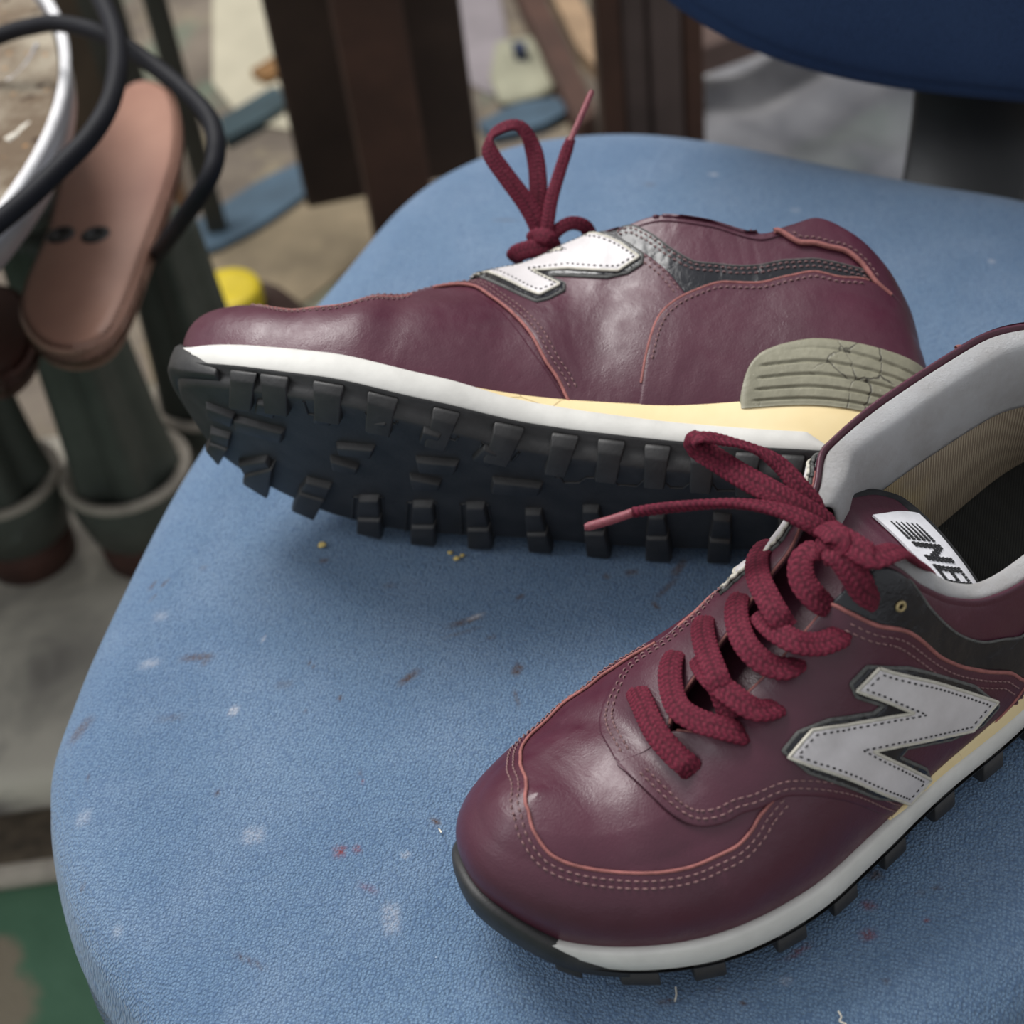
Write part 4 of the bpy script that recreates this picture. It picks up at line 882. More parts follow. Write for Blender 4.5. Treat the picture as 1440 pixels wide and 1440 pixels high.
# knot: two crossing wraps
lace([(1150, 778, .006), (1158, 762, .0105), (1176, 754, .0125), (1196, 762, .0105), (1204, 774, .006)], ([0, .1, .9, 1], [.7, 1.1, 1.1, .8], [1, 1.2, 1.2, 1]), phase=.12)
lace([(1158, 742, .008), (1170, 744, .0135), (1180, 758, .0145), (1176, 774, .0115), (1166, 784, .007)], ([0, .1, .9, 1], [.7, 1.0, 1.0, .8], [1, 1.2, 1.2, 1]), phase=.13)
# eyelet in the black trim
def near_ring(px, r, rr, h, mat, name):
    C = near.hits([px]); P, N = near.surf(C); n = N[0]; a = np.cross(n, [1, 0, 0.]); a /= np.linalg.norm(a); b = np.cross(n, a); t = np.arange(24) * 2 * PI / 24
    ring = P[0] + n * h + r * (np.cos(t)[:, None] * a + np.sin(t)[:, None] * b); V, F = tube(np.vstack([ring, ring[:2]]), rr, 8, n, False); return near.obj(name, V, F, mat)
M['brass'] = plain('worn_brass', (.42, .33, .17), .4, .3, 500, .3, metal=.7)
near_ring((1264, 851), .00135, .0006, .0011, M['brass'], 'eyelet')
# ---- far shoe laces stand up from the throat
kz = at_z((768, 338), SZ + .085); kd = (kz - CP) @ CF_
def fl(spec, taper=None, phase=0, w=LW):
    P = np.array([far.from_world(at_d(r[:2], kd + r[2])) for r in spec]); n0 = np.array([r[3] if len(r) > 3 else (0, -.72, .69) for r in spec], float); N = (n0 @ far.R) * np.array([1, 1, 1])
    return ribbon(far, P, N / np.linalg.norm(N, axis=1)[:, None], w, LT, 'shoelace', M['lace'], far.root, taper=taper, phase=phase)
fl([(766, 352, 0), (758, 320, -.002), (740, 286, -.003), (712, 248, -.004), (690, 216, -.004, (-.3, -.7, .6)), (688, 196, -.003, (-.8, -.5, .2)), (704, 181, .0, (-.3, -.3, .9)), (726, 176, .003, (.2, -.2, .9)), (742, 190, .004, (.6, -.6, .5)), (753, 222, .004), (757, 262, .003), (757, 300, .002), (766, 340, 0)], ([0, .05, .38, .46, .52, .6, .95, 1], [.8, 1.1, .95, .7, .8, .95, 1.05, .8]), .2)
fl([(768, 350, -.003), (770, 318, -.004), (776, 280, -.003), (787, 242, -.001), (799, 206, .0), (803, 196, .001)], ([0, .06, .9, 1], [.8, .75, .65, .5], [1, 1.1, 1.3, 1.3]), .25)
Pa = resample(np.array([far.from_world(at_d(p, kd)) for p in [(802, 198), (818, 162), (833, 127)]]), .001); V, F = tube(Pa, np.r_[np.full(len(Pa) - 2, .00135), .0012, .0009], 12); far.obj('lace_tip', V, F, M['aglet'], far.root)
fl([(768, 348, -.002), (782, 326, -.003), (802, 314, -.002), (822, 318, 0), (832, 334, .004)], ([0, .1, .9, 1], [.6, .7, .8, .8]), .3)
fl([(722, 366, .004), (728, 356, -.002), (748, 350, -.005), (772, 346, -.006), (784, 340, -.003)], ([0, .1, .9, 1], [.8, 1, 1, .7], [1, 1.5, 1.5, 1]), .33)
fl([(746, 340, .0), (756, 332, -.006), (772, 336, -.008), (780, 352, -.004)], ([0, .1, .9, 1], [.8, .9, .9, .7], [1, 1.7, 1.7, 1]), .36)
# cross bars of the far shoe, same lacing in its own throat
for i, x in enumerate((.081, .095, .109, .123, .137)):
    a = sint(*TLAT, x) + .006; b = sint(*TMED, x) - .006
    zz = lambda l, x=x: float(sint(*HLATF, x)) + .0035 - abs(l - .004) * .12
    P = [(x - .004, a + .001, zz(a) - .004), (x - .003, a - .003, zz(a)), (x, .006, zz(.006) + .002), (x + .005, b + .003, zz(b)), (x + .006, b - .001, zz(b) - .004)]
    ribbon(far, P, [(0, 0, 1.)] * 5, LW, LT, 'shoelace', M['lace'], far.root, taper=end2, phase=.4 + i * .01)
tag(near.root, 'burgundy leather sneaker standing upright at front right with laced bow and white lined collar', 'sneaker', 'pair of burgundy sneakers on the chair')
tag(far.root, 'burgundy leather sneaker lying on its side showing its black lugged sole', 'sneaker', 'pair of burgundy sneakers on the chair')
# ================================================================== office chair
CX, CY = .10, .50
chair = tag(empty('office_chair', (CX, CY, 0)), 'worn blue fabric office chair with a stained seat that carries both sneakers', 'office chair')
co = np.array([CX, CY, 0.])
SEAT = [(-.156, .291), (-.181, .335), (-.1955, .392), (-.190, .438), (-.176, .492), (-.154, .561), (-.126, .622), (-.078, .704), (-.040, .767), (-.006, .799), (.038, .816), (.092, .812), (.142, .790), (.195, .753), (.245, .718), (.29, .689),
        (.325, .655), (.335, .61), (.325, .56), (.300, .48), (.268, .41), (.225, .335), (.18, .275), (.13, .238), (.07, .218), (0, .216), (-.07, .222), (-.12, .245)]
SO = resample(catmull(SEAT, 16, True), .0021, True); ns = len(SO); sc = np.array([.07, .51])
dirs = sc - SO; dist = np.linalg.norm(dirs, axis=1); dirs /= dist[:, None]
rows = []; zz = []
RW, RH = .034, .020
prof = [(-.006, -.060), (.001, -.052), (-.0035, -.042), (-.004, -.034), (-.0025, -.027)]
for o_, z_ in prof: rows.append(SO + dirs * (o_ * -1 if False else o_)); zz.append(np.full(ns, z_))
rad = np.r_[np.linspace(0, RW, 26)[0:], np.linspace(RW, 1, 200)[1:]]
for r in rad:
    if r <= RW: off = np.full(ns, r); z = np.full(ns, -RH * (1 - math.sqrt(max(0, 1 - (1 - r / RW) ** 2))) )
    else: f = (r - RW) / (1 - RW); off = RW + (dist - RW) * f * .9995; z = np.zeros(ns)
    rows.append(SO + dirs * off[:, None]); zz.append(z)
A = np.stack(rows, 1); Zs = np.stack(zz, 1)
XY = A.reshape(-1, 2); zs = Zs.ravel() + SZ - .0006
def fray(px): return at_z(px, SZ)[:2]
grime = np.zeros(len(XY)); red = np.zeros(len(XY)); pale = np.zeros(len(XY))
def stain(arr, px, w, h, ang, amt):              # an elongated blot on the cloth: centre, size in mm, direction in degrees
    c = fray(px); d = XY - c; a = math.radians(ang - 8); u = d[:, 0] * math.cos(a) + d[:, 1] * math.sin(a); v = -d[:, 0] * math.sin(a) + d[:, 1] * math.cos(a)
    m_ = (np.abs(u) < w * .003) & (np.abs(v) < h * .004); wob = 1 + .35 * np.sin(u * 2300 + v * 900) * np.sin(v * 2100 + 1)
    k = np.exp(-((u / (w * .0005)) ** 4 + (v / (h * .0005)) ** 4) * wob) * min(1, amt * 1.35); arr[m_] = np.maximum(arr[m_], k[m_])
for a in [((277, 923), 13, 3.0, 2, .8), ((288, 930), 5, 3, 60, .4), ((575, 951), 10, 3.4, 45, .75), ((655, 872), 14, 3.2, 22, .75), ((650, 888), 15, 1.5, 18, .45), ((478, 980), 2.4, 2.4, 0, .9), ((305, 1114), 2.4, 1.6, 0, .7), ((612, 1154), 4.2, 2.4, -40, .8), ((455, 787), 4, 2.4, 0, .8),
          ((727, 940), 6, 4.0, 65, .9), ((731, 838), 3.8, 2.2, 20, .7), ((888, 804), 5.2, 3, 5, .95), ((853, 809), 3.4, 2, -40, .8), ((955, 797), 11, 3.6, 60, .6), ((938, 825), 13, 2.4, 50, .55), ((922, 850), 5, 2.2, -60, .8), ((726, 980), 9, 1.6, -75, .5), ((109, 1018), 12, 6, 55, .5), ((122, 1090), 2.2, 2.2, 0, .6),
          ((350, 1350), 14, 1.6, -25, .5), ((109, 1231), 4, 1.6, 70, .5), ((1318, 1247), 2.2, 1.6, 0, 1.), ((1295, 1254), 3, 2, 0, .3), ((939, 1407), 7, 2, 10, .6), ((1044, 1408), 2.4, 1.2, -30, 1.), ((1229, 1229), 5, 4, 10, .7), ((1245, 1378), 2, 2, 0, .5), ((1428, 1425), 4, 3, 80, .6),
          ((914, 258), 6, 2.5, 0, .5), ((710, 308), 14, 2.5, -8, .3), ((430, 1000), 2, 1.4, 0, .5), ((437, 933), 5.5, .9, -45, .95), ((231, 818), 5, 1.5, 60, .9), ((213, 819), 5, 1.6, 65, .9), ((214, 838), 3, 1.6, 40, .8), ((400, 961), 7, 4, 0, .28), ((240, 1008), 12, 3, 5, .3), ((547, 822), 6, 3, -10, .3), ((285, 797), 3, 3, 0, .3), ((1000, 905), 3, 2, 0, .3), ((690, 895), 4, 2, 10, .5), ((505, 1086), 2, 2, 0, .4), ((1010, 1390), 6, 1, 30, .4)]: stain(grime, *a)
for a in [((477, 1196), 4.6, 4.6, 0, .8), ((502, 1193), 3, 2.8, 0, .8), ((509, 1098), 1.5, 1.2, 0, .7), ((517, 1248), 8, 2.4, -25, .35), ((1221, 1313), 5.5, 4, 20, .6), ((1217, 1273), 2.2, 2, 0, .6), ((1303, 1293), 2.4, 1.8, 0, .6), ((1222, 1272), 5, 3.5, 0, .5), ((1124, 1336), 9, 1.8, 35, .6), ((1100, 1350), 3, 1, 20, .4)]: stain(red, *a)
for a in [((328, 998), 3.8, 4, 0, .8), ((355, 1173), 8, 7, 0, .35), ((210, 932), 8, 4, 10, .4), ((370, 897), 1.6, 2.6, 0, .9), ((570, 1201), 3, 2, 20, .6), ((1004, 244), 5, 2.2, -10, .8), ((1119, 294), 4, 3, 0, .4), ((1395, 366), 2.4, 2.4, 0, .9), ((668, 866), 8, 1.6, 25, .9), ((225, 865), 6, 5, 0, .25), ((550, 1290), 6, 12, 10, .35), ((1106, 1378), 4, 2.5, 20, .4), ((113, 1143), 6, 6, 0, .3), ((160, 1300), 4, 4, 0, .25)]: stain(pale, *a)
V = np.c_[XY, zs] - co; nR = A.shape[1]
F = grid_faces(ns, nR, True); F += [tuple(i * nR + nR - 1 for i in range(ns)), tuple(i * nR for i in range(ns))[::-1]]
mesh_obj('seat_cushion', V, F, M['fabric'], chair, attr={'grime': grime, 'redspot': red, 'pale': pale})
SH = resample(catmull(SEAT, 16, True), .01, True); SH = sc + (SH - sc) * .965
Vv, Ff = slab([tuple(p) for p in (SH - co[:2])], SZ - .082, SZ - .054, .006); mesh_obj('seat_shell', Vv, Ff, M['blackplastic'], chair)
bdir = np.array([.4512, .8924, 0]); adir = np.array([.8924, -.4512, 0]); Pb = np.array([.2403, .7385, SZ])
def bp(a, b, z): return Pb + adir * a + bdir * b + np.array([0, 0, z])
# backrest: padded shell with a rolled lower edge
NA, NB = 120, 40; cz, ca, hw, hh = .225, .045, .235, .198
th = np.arange(NA) * 2 * PI / NA; ex = 2 / 2.5
oa = ca + hw * np.sign(np.cos(th)) * np.abs(np.cos(th)) ** ex; oz = cz + hh * np.sign(np.sin(th)) * np.abs(np.sin(th)) ** ex
prf = [(.6, .052), (.90, .050), (.97, .046), (1.0, .030), (1.002, .016), (.985, .004), (.955, -.006), (.925, -.010), (.918, -.0105), (.912, -.0125), (.88, -.018), (.78, -.024), (.6, -.030), (.4, -.034), (.2, -.036), (.02, -.036)]
pr = catmull(prf, 3); V = []
for k in range(NA):
    for f, b in pr:
        a_ = ca + (oa[k] - ca) * f; z_ = cz + (oz[k] - cz) * f; V.append(bp(a_, b + .12 * (z_ - .03) - .35 * (a_ - ca) ** 2 * -1 * 0 - .6 * (a_ - ca) ** 2, z_) - co)
m_ = len(pr); F = grid_faces(NA, m_, True) + [tuple(i * m_ + m_ - 1 for i in range(NA)), tuple(i * m_ for i in range(NA))[::-1]]
mesh_obj('backrest', V, F, M['fabric_dark'], chair, recalc=True)
# back support bar, curved up behind the seat
path = catmull([bp(.024, -.16, -.10), bp(.024, -.03, -.105), bp(.024, .045, -.09), bp(.024, .085, -.045), bp(.024, .090, .02), bp(.024, .085, .10), bp(.024, .082, .20)], 8) - co
T, U, S = frames(path, np.tile(adir, (len(path), 1))); sq = [(x, y) for x, y in ((-.036, -.007), (-.032, -.010), (.032, -.010), (.036, -.007), (.036, .007), (.032, .010), (-.032, .010), (-.036, .007))]
V = [p + u * a + s_ * b for p, u, s_ in zip(path, U, S) for a, b in sq]; F = grid_faces(len(path), 8, False, True) + [tuple(range(8)), tuple((len(path) - 1) * 8 + i for i in range(8))[::-1]]
mesh_obj('back_support', V, F, M['blackplastic'], chair, recalc=True)
V, F = lathe([(.0, SZ - .084), (.085, SZ - .084), (.085, SZ - .11), (.035, SZ - .13), (.027, SZ - .13), (.027, .22), (.036, .215), (.036, .09), (.0, .09)], 32); mesh_obj('gas_column', V, F, M['blackplastic'], chair, recalc=True)
for k in range(5):
    a = 2 * PI * k / 5 + .62; c, s_ = math.cos(a), math.sin(a)
    V, F = tube(np.array([(c * .02, s_ * .02, .105), (c * .14, s_ * .14, .10), (c * .245, s_ * .245, .075)]), [.026, .02, .014], 10); leg = mesh_obj('base_leg', V, F, M['blackplastic'], chair, recalc=True)
    mb = MB()
    for sd in (-1, 1):
        cx, cy = c * .245 - s_ * .014 * sd, s_ * .245 + c * .014 * sd
        V, F = tube(np.array([(cx - s_ * .009 * sd, cy + c * .009 * sd, .026), (cx + s_ * .009 * sd, cy - c * .009 * sd, .026)]), .026, 20); mb.add(V, F)
    V, F = tube(np.array([(c * .245, s_ * .245, .03), (c * .245, s_ * .245, .08)]), .007, 10); mb.add(V, F)
    mb.build('caster', M['blackplastic'], leg)
# ================================================================== crumbs and lint on the seat
M['crumb'] = plain('yellow_foam_crumb', (.62, .47, .16), .8, .15, 300)
M['lint'] = plain('pale_thread', (.62, .58, .50), .9, .1, 300)
def crumb(px, r, label):
    b = bmesh.new(); bmesh.ops.create_icosphere(b, subdivisions=2, radius=1); rr = np.random.default_rng(int(px[0]))
    for v in b.verts: v.co *= 1 + .25 * math.sin(v.co.x * 3 + px[0]) * math.cos(v.co.y * 4 + px[1])
    V = np.array([tuple(v.co) for v in b.verts]) * [r, r * .8, r * .6]; F = [tuple(v.index for v in f.verts) for f in b.faces]; b.free()
    p = at_z(px, SZ + r * .5); o = mesh_obj('foam_crumb', V, F, M['crumb']); o.location = p; tag(o, label, 'crumb', 'yellow crumbs by the sole')
crumb((453, 766), .0019, 'larger yellow foam crumb alone on the blue seat left below the black sole')
crumb((633, 777), .0012, 'small yellow foam crumb touching the front edge of the black sole')
crumb((642, 785), .0015, 'yellow foam crumb in the small cluster below the black sole')
crumb((650, 781), .0011, 'smallest yellow foam crumb right of the cluster below the black sole')
for pxs, lab in (([(950, 1388), (951, 1398), (949, 1408)], 'short upright pale thread on the seat below the front sneaker toe'), ([(1179, 1422), (1183, 1430), (1181, 1436), (1190, 1440)], 'curled pale thread at the bottom edge of the seat'), ([(617, 1165), (621, 1171)], 'tiny pale thread on the seat left of the front sneaker toe'), ([(1272, 430), (1262, 426), (1254, 414), (1247, 408)], None)):
    if lab:
        P = catmull([at_z(p, SZ + .0008) for p in pxs], 6) if len(pxs) > 2 else np.array([at_z(p, SZ + .0006) for p in pxs])
        V, F = tube(P, .00035, 6); tag(mesh_obj('thread_scrap', V, F, M['lint']), lab, 'thread', 'pale threads on the seat')
# ================================================================== workshop floor and clutter behind
n = NT('workshop_floor'); pos = n.obj(); sx = n.add('ShaderNodeSeparateXYZ', {0: pos}); fy = n.math('ADD', sx.outputs[1], n.math('MULTIPLY', n.noise(3, 3), .05))
conc = n.mix(n.ramp(n.noise(5, 6, .65), [(.35, 0), (.65, 1)]), (.085, .068, .055), (.20, .165, .13)); conc = n.mix(n.ramp(n.noise(11, 5, .7, vec=n.mapping((1, 1, 1), (0, 0, 1))), [(.52, 0), (.68, .8)]), conc, (.30, .25, .16)); conc = n.mix(n.ramp(n.noise(7, 4, .6, vec=n.mapping((1, 1, 1), (2, 0, 0))), [(.56, 0), (.7, .7)]), conc, (.12, .17, .12))
grn = n.mix(n.ramp(n.noise(16, 5, .6), [(.3, 0), (.7, 1)]), (.075, .165, .098), (.105, .215, .132)); grn = n.mix(n.ramp(n.noise(30, 3, .6), [(.66, 0), (.72, .5)]), grn, (.25, .22, .15))
pd = n.add('ShaderNodeVectorMath', {0: pos, 1: (-.418, .585, 0)}, operation='DISTANCE').outputs['Value']; peel = n.ramp(n.math('ADD', pd, n.math('MULTIPLY', n.noise(24, 3), .05)), [(.072, 1), (.082, 0)]); grn = n.mix(peel, grn, (.27, .225, .16))
mask = n.math('MULTIPLY', n.math('LESS_THAN', fy, .705), n.math('LESS_THAN', sx.outputs[0], -.18)); M['floor'] = n.set(n.mix(mask, conc, grn), .75, 0, n.bump(n.noise(30, 5, .7), .5, .006), .3)
tag(mesh_obj('floor', [(-4, -3, 0), (4, -3, 0), (4, 4.5, 0), (-4, 4.5, 0)], [(0, 1, 2, 3)], M['floor'], smooth=False), kind='structure')
M['wall'] = plain('plaster_wall', (.42, .40, .36), .9, .12, 4, .2, .003)
tag(mesh_obj('wall_back', [(-4, 4.5, 0), (4, 4.5, 0), (4, 4.5, 2.6), (-4, 4.5, 2.6)], [(0, 1, 2, 3)], M['wall'], smooth=False), kind='structure')
def at(px, z=0): return at_z(px, z)
# --- cast iron base plate
M['iron'] = plain('dusty_grey_iron', (.105, .10, .095), .75, .45, 9, .4, .003); M['irong'] = plain('grey_green_iron', (.060, .068, .056), .5, .35, 14, .3, .002)
n = NT('dust_on_iron'); c = n.mix(n.ramp(n.noise(6, 5, .6, .8), [(.40, 0), (.62, 1)]), (.17, .155, .145), (.60, .55, .46)); M['dusty'] = n.set(c, .9, 0, n.bump(n.noise(25, 5, .7), .4, .004), .2)
M['rust'] = plain('dark_rust', (.055, .020, .013), .8, .3, 40, .4); M['palerim'] = plain('dusty_pale_rim', (.40, .35, .29), .8, .3, 30, .3)
base = tag(empty('machine_base', (-.55, .95, 0)), 'dusty grey iron base plate on the green floor at left behind the seat', 'base plate'); bo = np.array([-.55, .95, 0])
def rrect(x0, x1, y0, y1, r, k=8):
    P = []
    for cx, cy, a0 in ((x1 - r, y1 - r, 0), (x0 + r, y1 - r, 90), (x0 + r, y0 + r, 180), (x1 - r, y0 + r, 270)):
        for j in range(k + 1): a = math.radians(a0 + 90 * j / k); P.append((cx + r * math.cos(a), cy + r * math.sin(a)))
    return P
def sl(name, x0, x1, y0, y1, z0_, z1_, mat, par, off, r=.05, bev=.006):
    V, F = slab([(x - off[0], y - off[1]) for x, y in rrect(x0, x1, y0, y1, r)], z0_, z1_, bev); return mesh_obj(name, V, F, mat, par)
sl('lower_step', -1.0, -.235, .672, 1.13, 0, .018, M['palerim'], base, bo, .09, .007)
sl('packed_dirt', -.99, -.245, .684, 1.12, .016, .022, M['rust'] if False else plain('brown_grit', (.10, .075, .05), .95, .5, 80, .8, .003), base, bo, .09, .002)
sl('upper_plate', -.98, -.235, .722, 1.11, .018, .062, M['dusty'], base, bo, .09, .012)
# --- flared fluted posts with cups
def post(cx, cy, top, label, zc=.15, R=.046):
    o = tag(empty('iron_post', (cx, cy, .062)), label, 'iron post', 'grey green fluted iron posts with cup feet')
    mb = MB(); nseg = 64; V = []; zs_ = np.linspace(zc - .062 - .03, top - .062, 20)
    for z in zs_:
        k = (z - zs_[0]) / (zs_[-1] - zs_[0])
        for j in range(nseg):
            a = 2 * PI * j / nseg; r = (.036 - .009 * k) * (1 + .16 * math.cos(5 * a) ) + .006 * (1 - k) ** 6; V.append((r * math.cos(a), r * math.sin(a), z))
    mb.add(V, grid_faces(20, nseg, False, True) + [tuple((19) * nseg + i for i in range(nseg))]); mb.build('column', M['irong'], o)
    q = zc - .062
    V, F = lathe([(0, q - .028), (R - .012, q - .026), (R - .005, q - .006), (R, q - .002), (R + .002, q - .006), (R - .001, q - .03), (R - .006, q - .055), (0, q - .055)], 48); mesh_obj('cup', V, F, M['irong'], o, recalc=True)
    V, F = lathe([(R - .010, q - .010), (R - .007, q - .002), (R - .001, q + .0015), (R + .0025, q - .003), (R + .001, q - .008)], 48); mesh_obj('cup_rim', V, F[:-2], M['palerim'], o).modifiers.new('t', 'SOLIDIFY').thickness = .001
    V, F = lathe([(0, q - .052), (R - .008, q - .052), (R - .010, 0.0), (0, 0.0)], 40); mesh_obj('foot', M and V, F, M['rust'], o, recalc=True)
    return o
post(-.292, .945, .375, 'iron post with cup foot under the toe of the large brown last plate', R=.049)
post(-.392, .955, .345, 'iron post with cup foot at the left edge of the photo')
post(-.236, 1.045, .30, 'iron post mostly hidden behind the toe of the sneaker lying on its side', zc=.135)
# --- last plates
n = NT('brown_worn_plate'); c = n.mix(n.ramp(n.noise(7, 4, .6), [(.3, 0), (.7, 1)]), (.24, .115, .085), (.37, .20, .145)); M['plate'] = n.set(c, .42, 0, n.bump(n.noise(90, 4), .08, .001), .5)
def last(px, z, th, label, marks=(), mat=None, legpos=None, pt=.375):
    P = np.array([at_z(p, z) for p in px]); c = P.mean(0); P = catmull(P[:, :2], 8, True); P = resample(P, .004, True) - c[:2]
    o = tag(empty('last_plate', (c[0], c[1], z - th)), label, 'shoe last', 'brown sole shaped last plates')
    V, F = slab([tuple(p) for p in P], 0, th, min(.0065, th * .42)); mesh_obj('plate', V, F, mat or M['plate'], o)
    for mp in marks:
        q = at_z(mp, z) - c; V, F = lathe([(0, th - .002), (.009, th - .002), (.0095, th + .0002), (.0078, th + .0010), (.0045, th + .0010), (.0040, th + .0002), (0, th + .0002)], 24, (q[0], q[1], 0)); mesh_obj('screw', V, F, M['blackplastic'], o, recalc=True)
    for q in (legpos or []): V, F = lathe([(0, -(z - th - pt)), (.02, -(z - th - pt)), (.022, 0.001), (0, .001)], 20, (q[0] - c[0], q[1] - c[1], 0)); mesh_obj('bracket', V, F, M['irong'], o, recalc=True)
    return o
last([(165, 125), (200, 108), (235, 118), (250, 150), (250, 210), (232, 275), (205, 350), (178, 425), (150, 470), (105, 490), (55, 480), (25, 440), (30, 395), (62, 320), (78, 260), (110, 190)], .405, .020, 'large brown sole shaped last plate with two dark screws, under the black cable', [(85, 330), (134, 330)], legpos=[(-.292, .945)])
last([(-60, 420), (-20, 395), (20, 400), (44, 430), (46, 480), (25, 515), (-10, 532), (-60, 520)], .370, .020, 'darker brown last plate cut off by the left edge of the photo', mat=plain('dark_brown_plate', (.085, .032, .024), .5, .2, 20), legpos=[(-.392, .955)], pt=.345)
# --- round metal tray of grit
tc = np.array([-.5977, .8789, .5]); TR = .3715
tray = tag(empty('round_tray', (tc[0], tc[1], 0)), 'round galvanised metal tray full of grey brown grit at top left', 'tray')
M['galv'] = plain('galvanised_metal', (.36, .36, .39), .38, .2, 12, .15, metal=.55); M['galvrim'] = plain('worn_bright_rim', (.66, .65, .66), .5, .15, 60, .2)
z = tc[2]
V, F = lathe([(0, z - .036), (TR - .012, z - .036), (TR - .004, z - .030), (TR - .0015, z - .004), (TR - .0035, z - .004), (TR - .0075, z - .026), (0, z - .028)], 128); mesh_obj('pan', V, F, M['galv'], tray, recalc=True)
t = np.arange(160) * 2 * PI / 160; ringp = np.c_[(TR - .003) * np.cos(t), (TR - .003) * np.sin(t), np.full(160, z - .003)]; V, F = tube(np.vstack([ringp, ringp[:1]]), .0034, 8, np.array([0, 0, 1.]), False); mesh_obj('rolled_rim', V, F, M['galvrim'], tray)
n = NT('grit_and_dust'); c = n.mix(n.ramp(n.noise(9, 6, .7), [(.38, 0), (.62, 1)]), (.13, .095, .065), (.36, .32, .25)); c = n.mix(n.ramp(n.vor(55), [(.10, 1), (.22, 0)]), c, (.05, .032, .022)); c = n.mix(n.ramp(n.vor(80, vec=n.mapping((1, 1, 1), (0, 0, 1))), [(.08, .8), (.16, 0)]), c, (.38, .20, .08)); M['grit'] = n.set(c, .95, 0, n.bump(n.noise(120, 5, .7), .8, .003), .2)
gn = 60; V = []
for i in range(gn):
    for j in range(96):
        r = (TR - .0085) * (i + .02) / (gn - 1); a = 2 * PI * j / 96; x, y = r * math.cos(a), r * math.sin(a)
        V.append((x, y, z - .007 + .0035 * math.sin(x * 41 + 2 * math.sin(y * 33)) * math.cos(y * 37) + .0012 * math.sin(x * 170) * math.sin(y * 190)))
mesh_obj('grit', V, [f for f in grid_faces(gn, 96, False, True)], M['grit'], tray)['kind'] = 'stuff'
V, F = lathe([(0, z - .036), (.10, z - .038), (.05, z - .07), (.035, z - .12), (.035, .11), (.12, .08), (.14, .0622), (0, .0622)], 40); mesh_obj('pedestal', V, F, M['iron'], tray, recalc=True)
def bits(name, px, zz_, r, mat, label, cat):
    P = catmull([at_z(p, zz_) for p in px], 6) if len(px) > 2 else np.array([at_z(p, zz_) for p in px]); V, F = tube(P, r, 8); tag(mesh_obj(name, V, F, mat), label, cat)
bits('paper_sliver', [(10, 200), (22, 192), (36, 180), (53, 170)], z - .008, np.array([.0018, .003, .003, .0024, .0026, .003, .0026, .0025, .002, .0022, .0024, .0026, .0026, .0024, .0026, .002, .002, .0016, .001]), M['lint'], 'white paper sliver lying in the grit of the round tray', 'paper')
bits('bent_wire', [(0, 118), (20, 108), (38, 88), (52, 62)], z - .0075, .0011, M['galv'], 'thin grey bent wire lying in the grit of the round tray', 'wire')
# --- black cable in two loops
M['cable'] = plain('black_cable_rubber', (.007, .007, .010), .6, .2, 60, .1, spec=.18)
def cable(px, r, label):
    P = catmull([at_z(p[:2], p[2]) for p in px], 14); V, F = tube(P, r, 14); tag(mesh_obj('power_cable', V, F, M['cable']), label, 'cable', 'black cables over the round tray')
cable([(-60, 75, .515), (0, 50, .522), (40, 38, .526), (85, 33, .53), (150, 50, .53), (210, 88, .525), (262, 130, .52), (296, 170, .515), (304, 215, .508), (288, 262, .495), (254, 312, .46), (228, 348, .41), (210, 370, .36), (194, 390, .325), (176, 408, .30)], .0052, 'black cable curving right past the brown last plate and down behind it')
cable([(120, -40, .56), (140, -5, .555), (160, 40, .55), (166, 85, .545), (156, 140, .54), (128, 190, .535), (85, 235, .53), (40, 278, .524), (-5, 315, .518), (-60, 360, .51)], .0056, 'black cable hanging from the top and crossing the tray rim to the left edge')
# --- thin dark pipes behind, upper left
M['darkmetal'] = plain('dark_green_metal', (.040, .042, .034), .6, .35, 10, .3); M['oldwood'] = plain('dark_brown_wood', (.058, .026, .017), .65, .4, 12, .4, .002); M['wood2'] = plain('grey_brown_wood', (.085, .060, .055), .7, .3, 10, .3, .002)
def upright(px, z1, size, mat, name, label, cat, rz=.1, group=None):
    p = at(px); V, F = rbox((0, 0, z1 / 2), (size[0], size[1], z1), .004, rz); o = mesh_obj(name, V, F, mat, smooth=False); o.location = (p[0], p[1], 0); return tag(o, label, cat, group)
upright((308, 330), .8, (.022, .022), M['darkmetal'], 'metal_leg', 'thin dark metal leg standing behind the black cable', 'metal leg')
bt = tag(empty('iron_bracket', tuple(at((215, 260)))), 'dark grey green iron frame rising behind the brown last plate', 'frame'); 
V, F = rbox((0, 0, .30), (.05, .03, .60), .006, .2); mesh_obj('upright', V, F, M['darkmetal'], bt, smooth=False)
V, F = rbox((-.10, .06, .32), (.16, .03, .06), .006, .2); mesh_obj('cross_bar', V, F, M['irong'], bt, smooth=False)
V, F = rbox((-.08, .02, .16), (.14, .10, .32), .01, .2); mesh_obj('foot_block', V, F, plain('rusty_brown_iron', (.06, .042, .026), .7, .5, 14, .4), bt, smooth=False)
# --- wooden stool leg with wide apron boards
st = at((588, 430)); stool = tag(empty('wooden_stand', (st[0], st[1], 0)), 'dark brown wooden stand with one square leg and wide boards behind the chair seat', 'wooden stand')
V, F = rbox((0, 0, .22), (.060, .055, .44), .004, .12); mesh_obj('leg', V, F, M['oldwood'], stool, smooth=False)
for x0, x1, zb, rz in ((-.098, -.020, .075, .12), (.016, .082, .085, .12)):
    V, F = rbox(((x0 + x1) / 2, .10, zb + .18), (x1 - x0, .022, .36), .004, .12); mesh_obj('board', V, F, plain('charred_brown_board', (.050, .030, .022), .7, .45, 8, .4, .002), stool, smooth=False)
V, F = rbox((-.01, .05, .455), (.32, .22, .03), .004, .12); mesh_obj('top', V, F, M['oldwood'], stool, smooth=False)
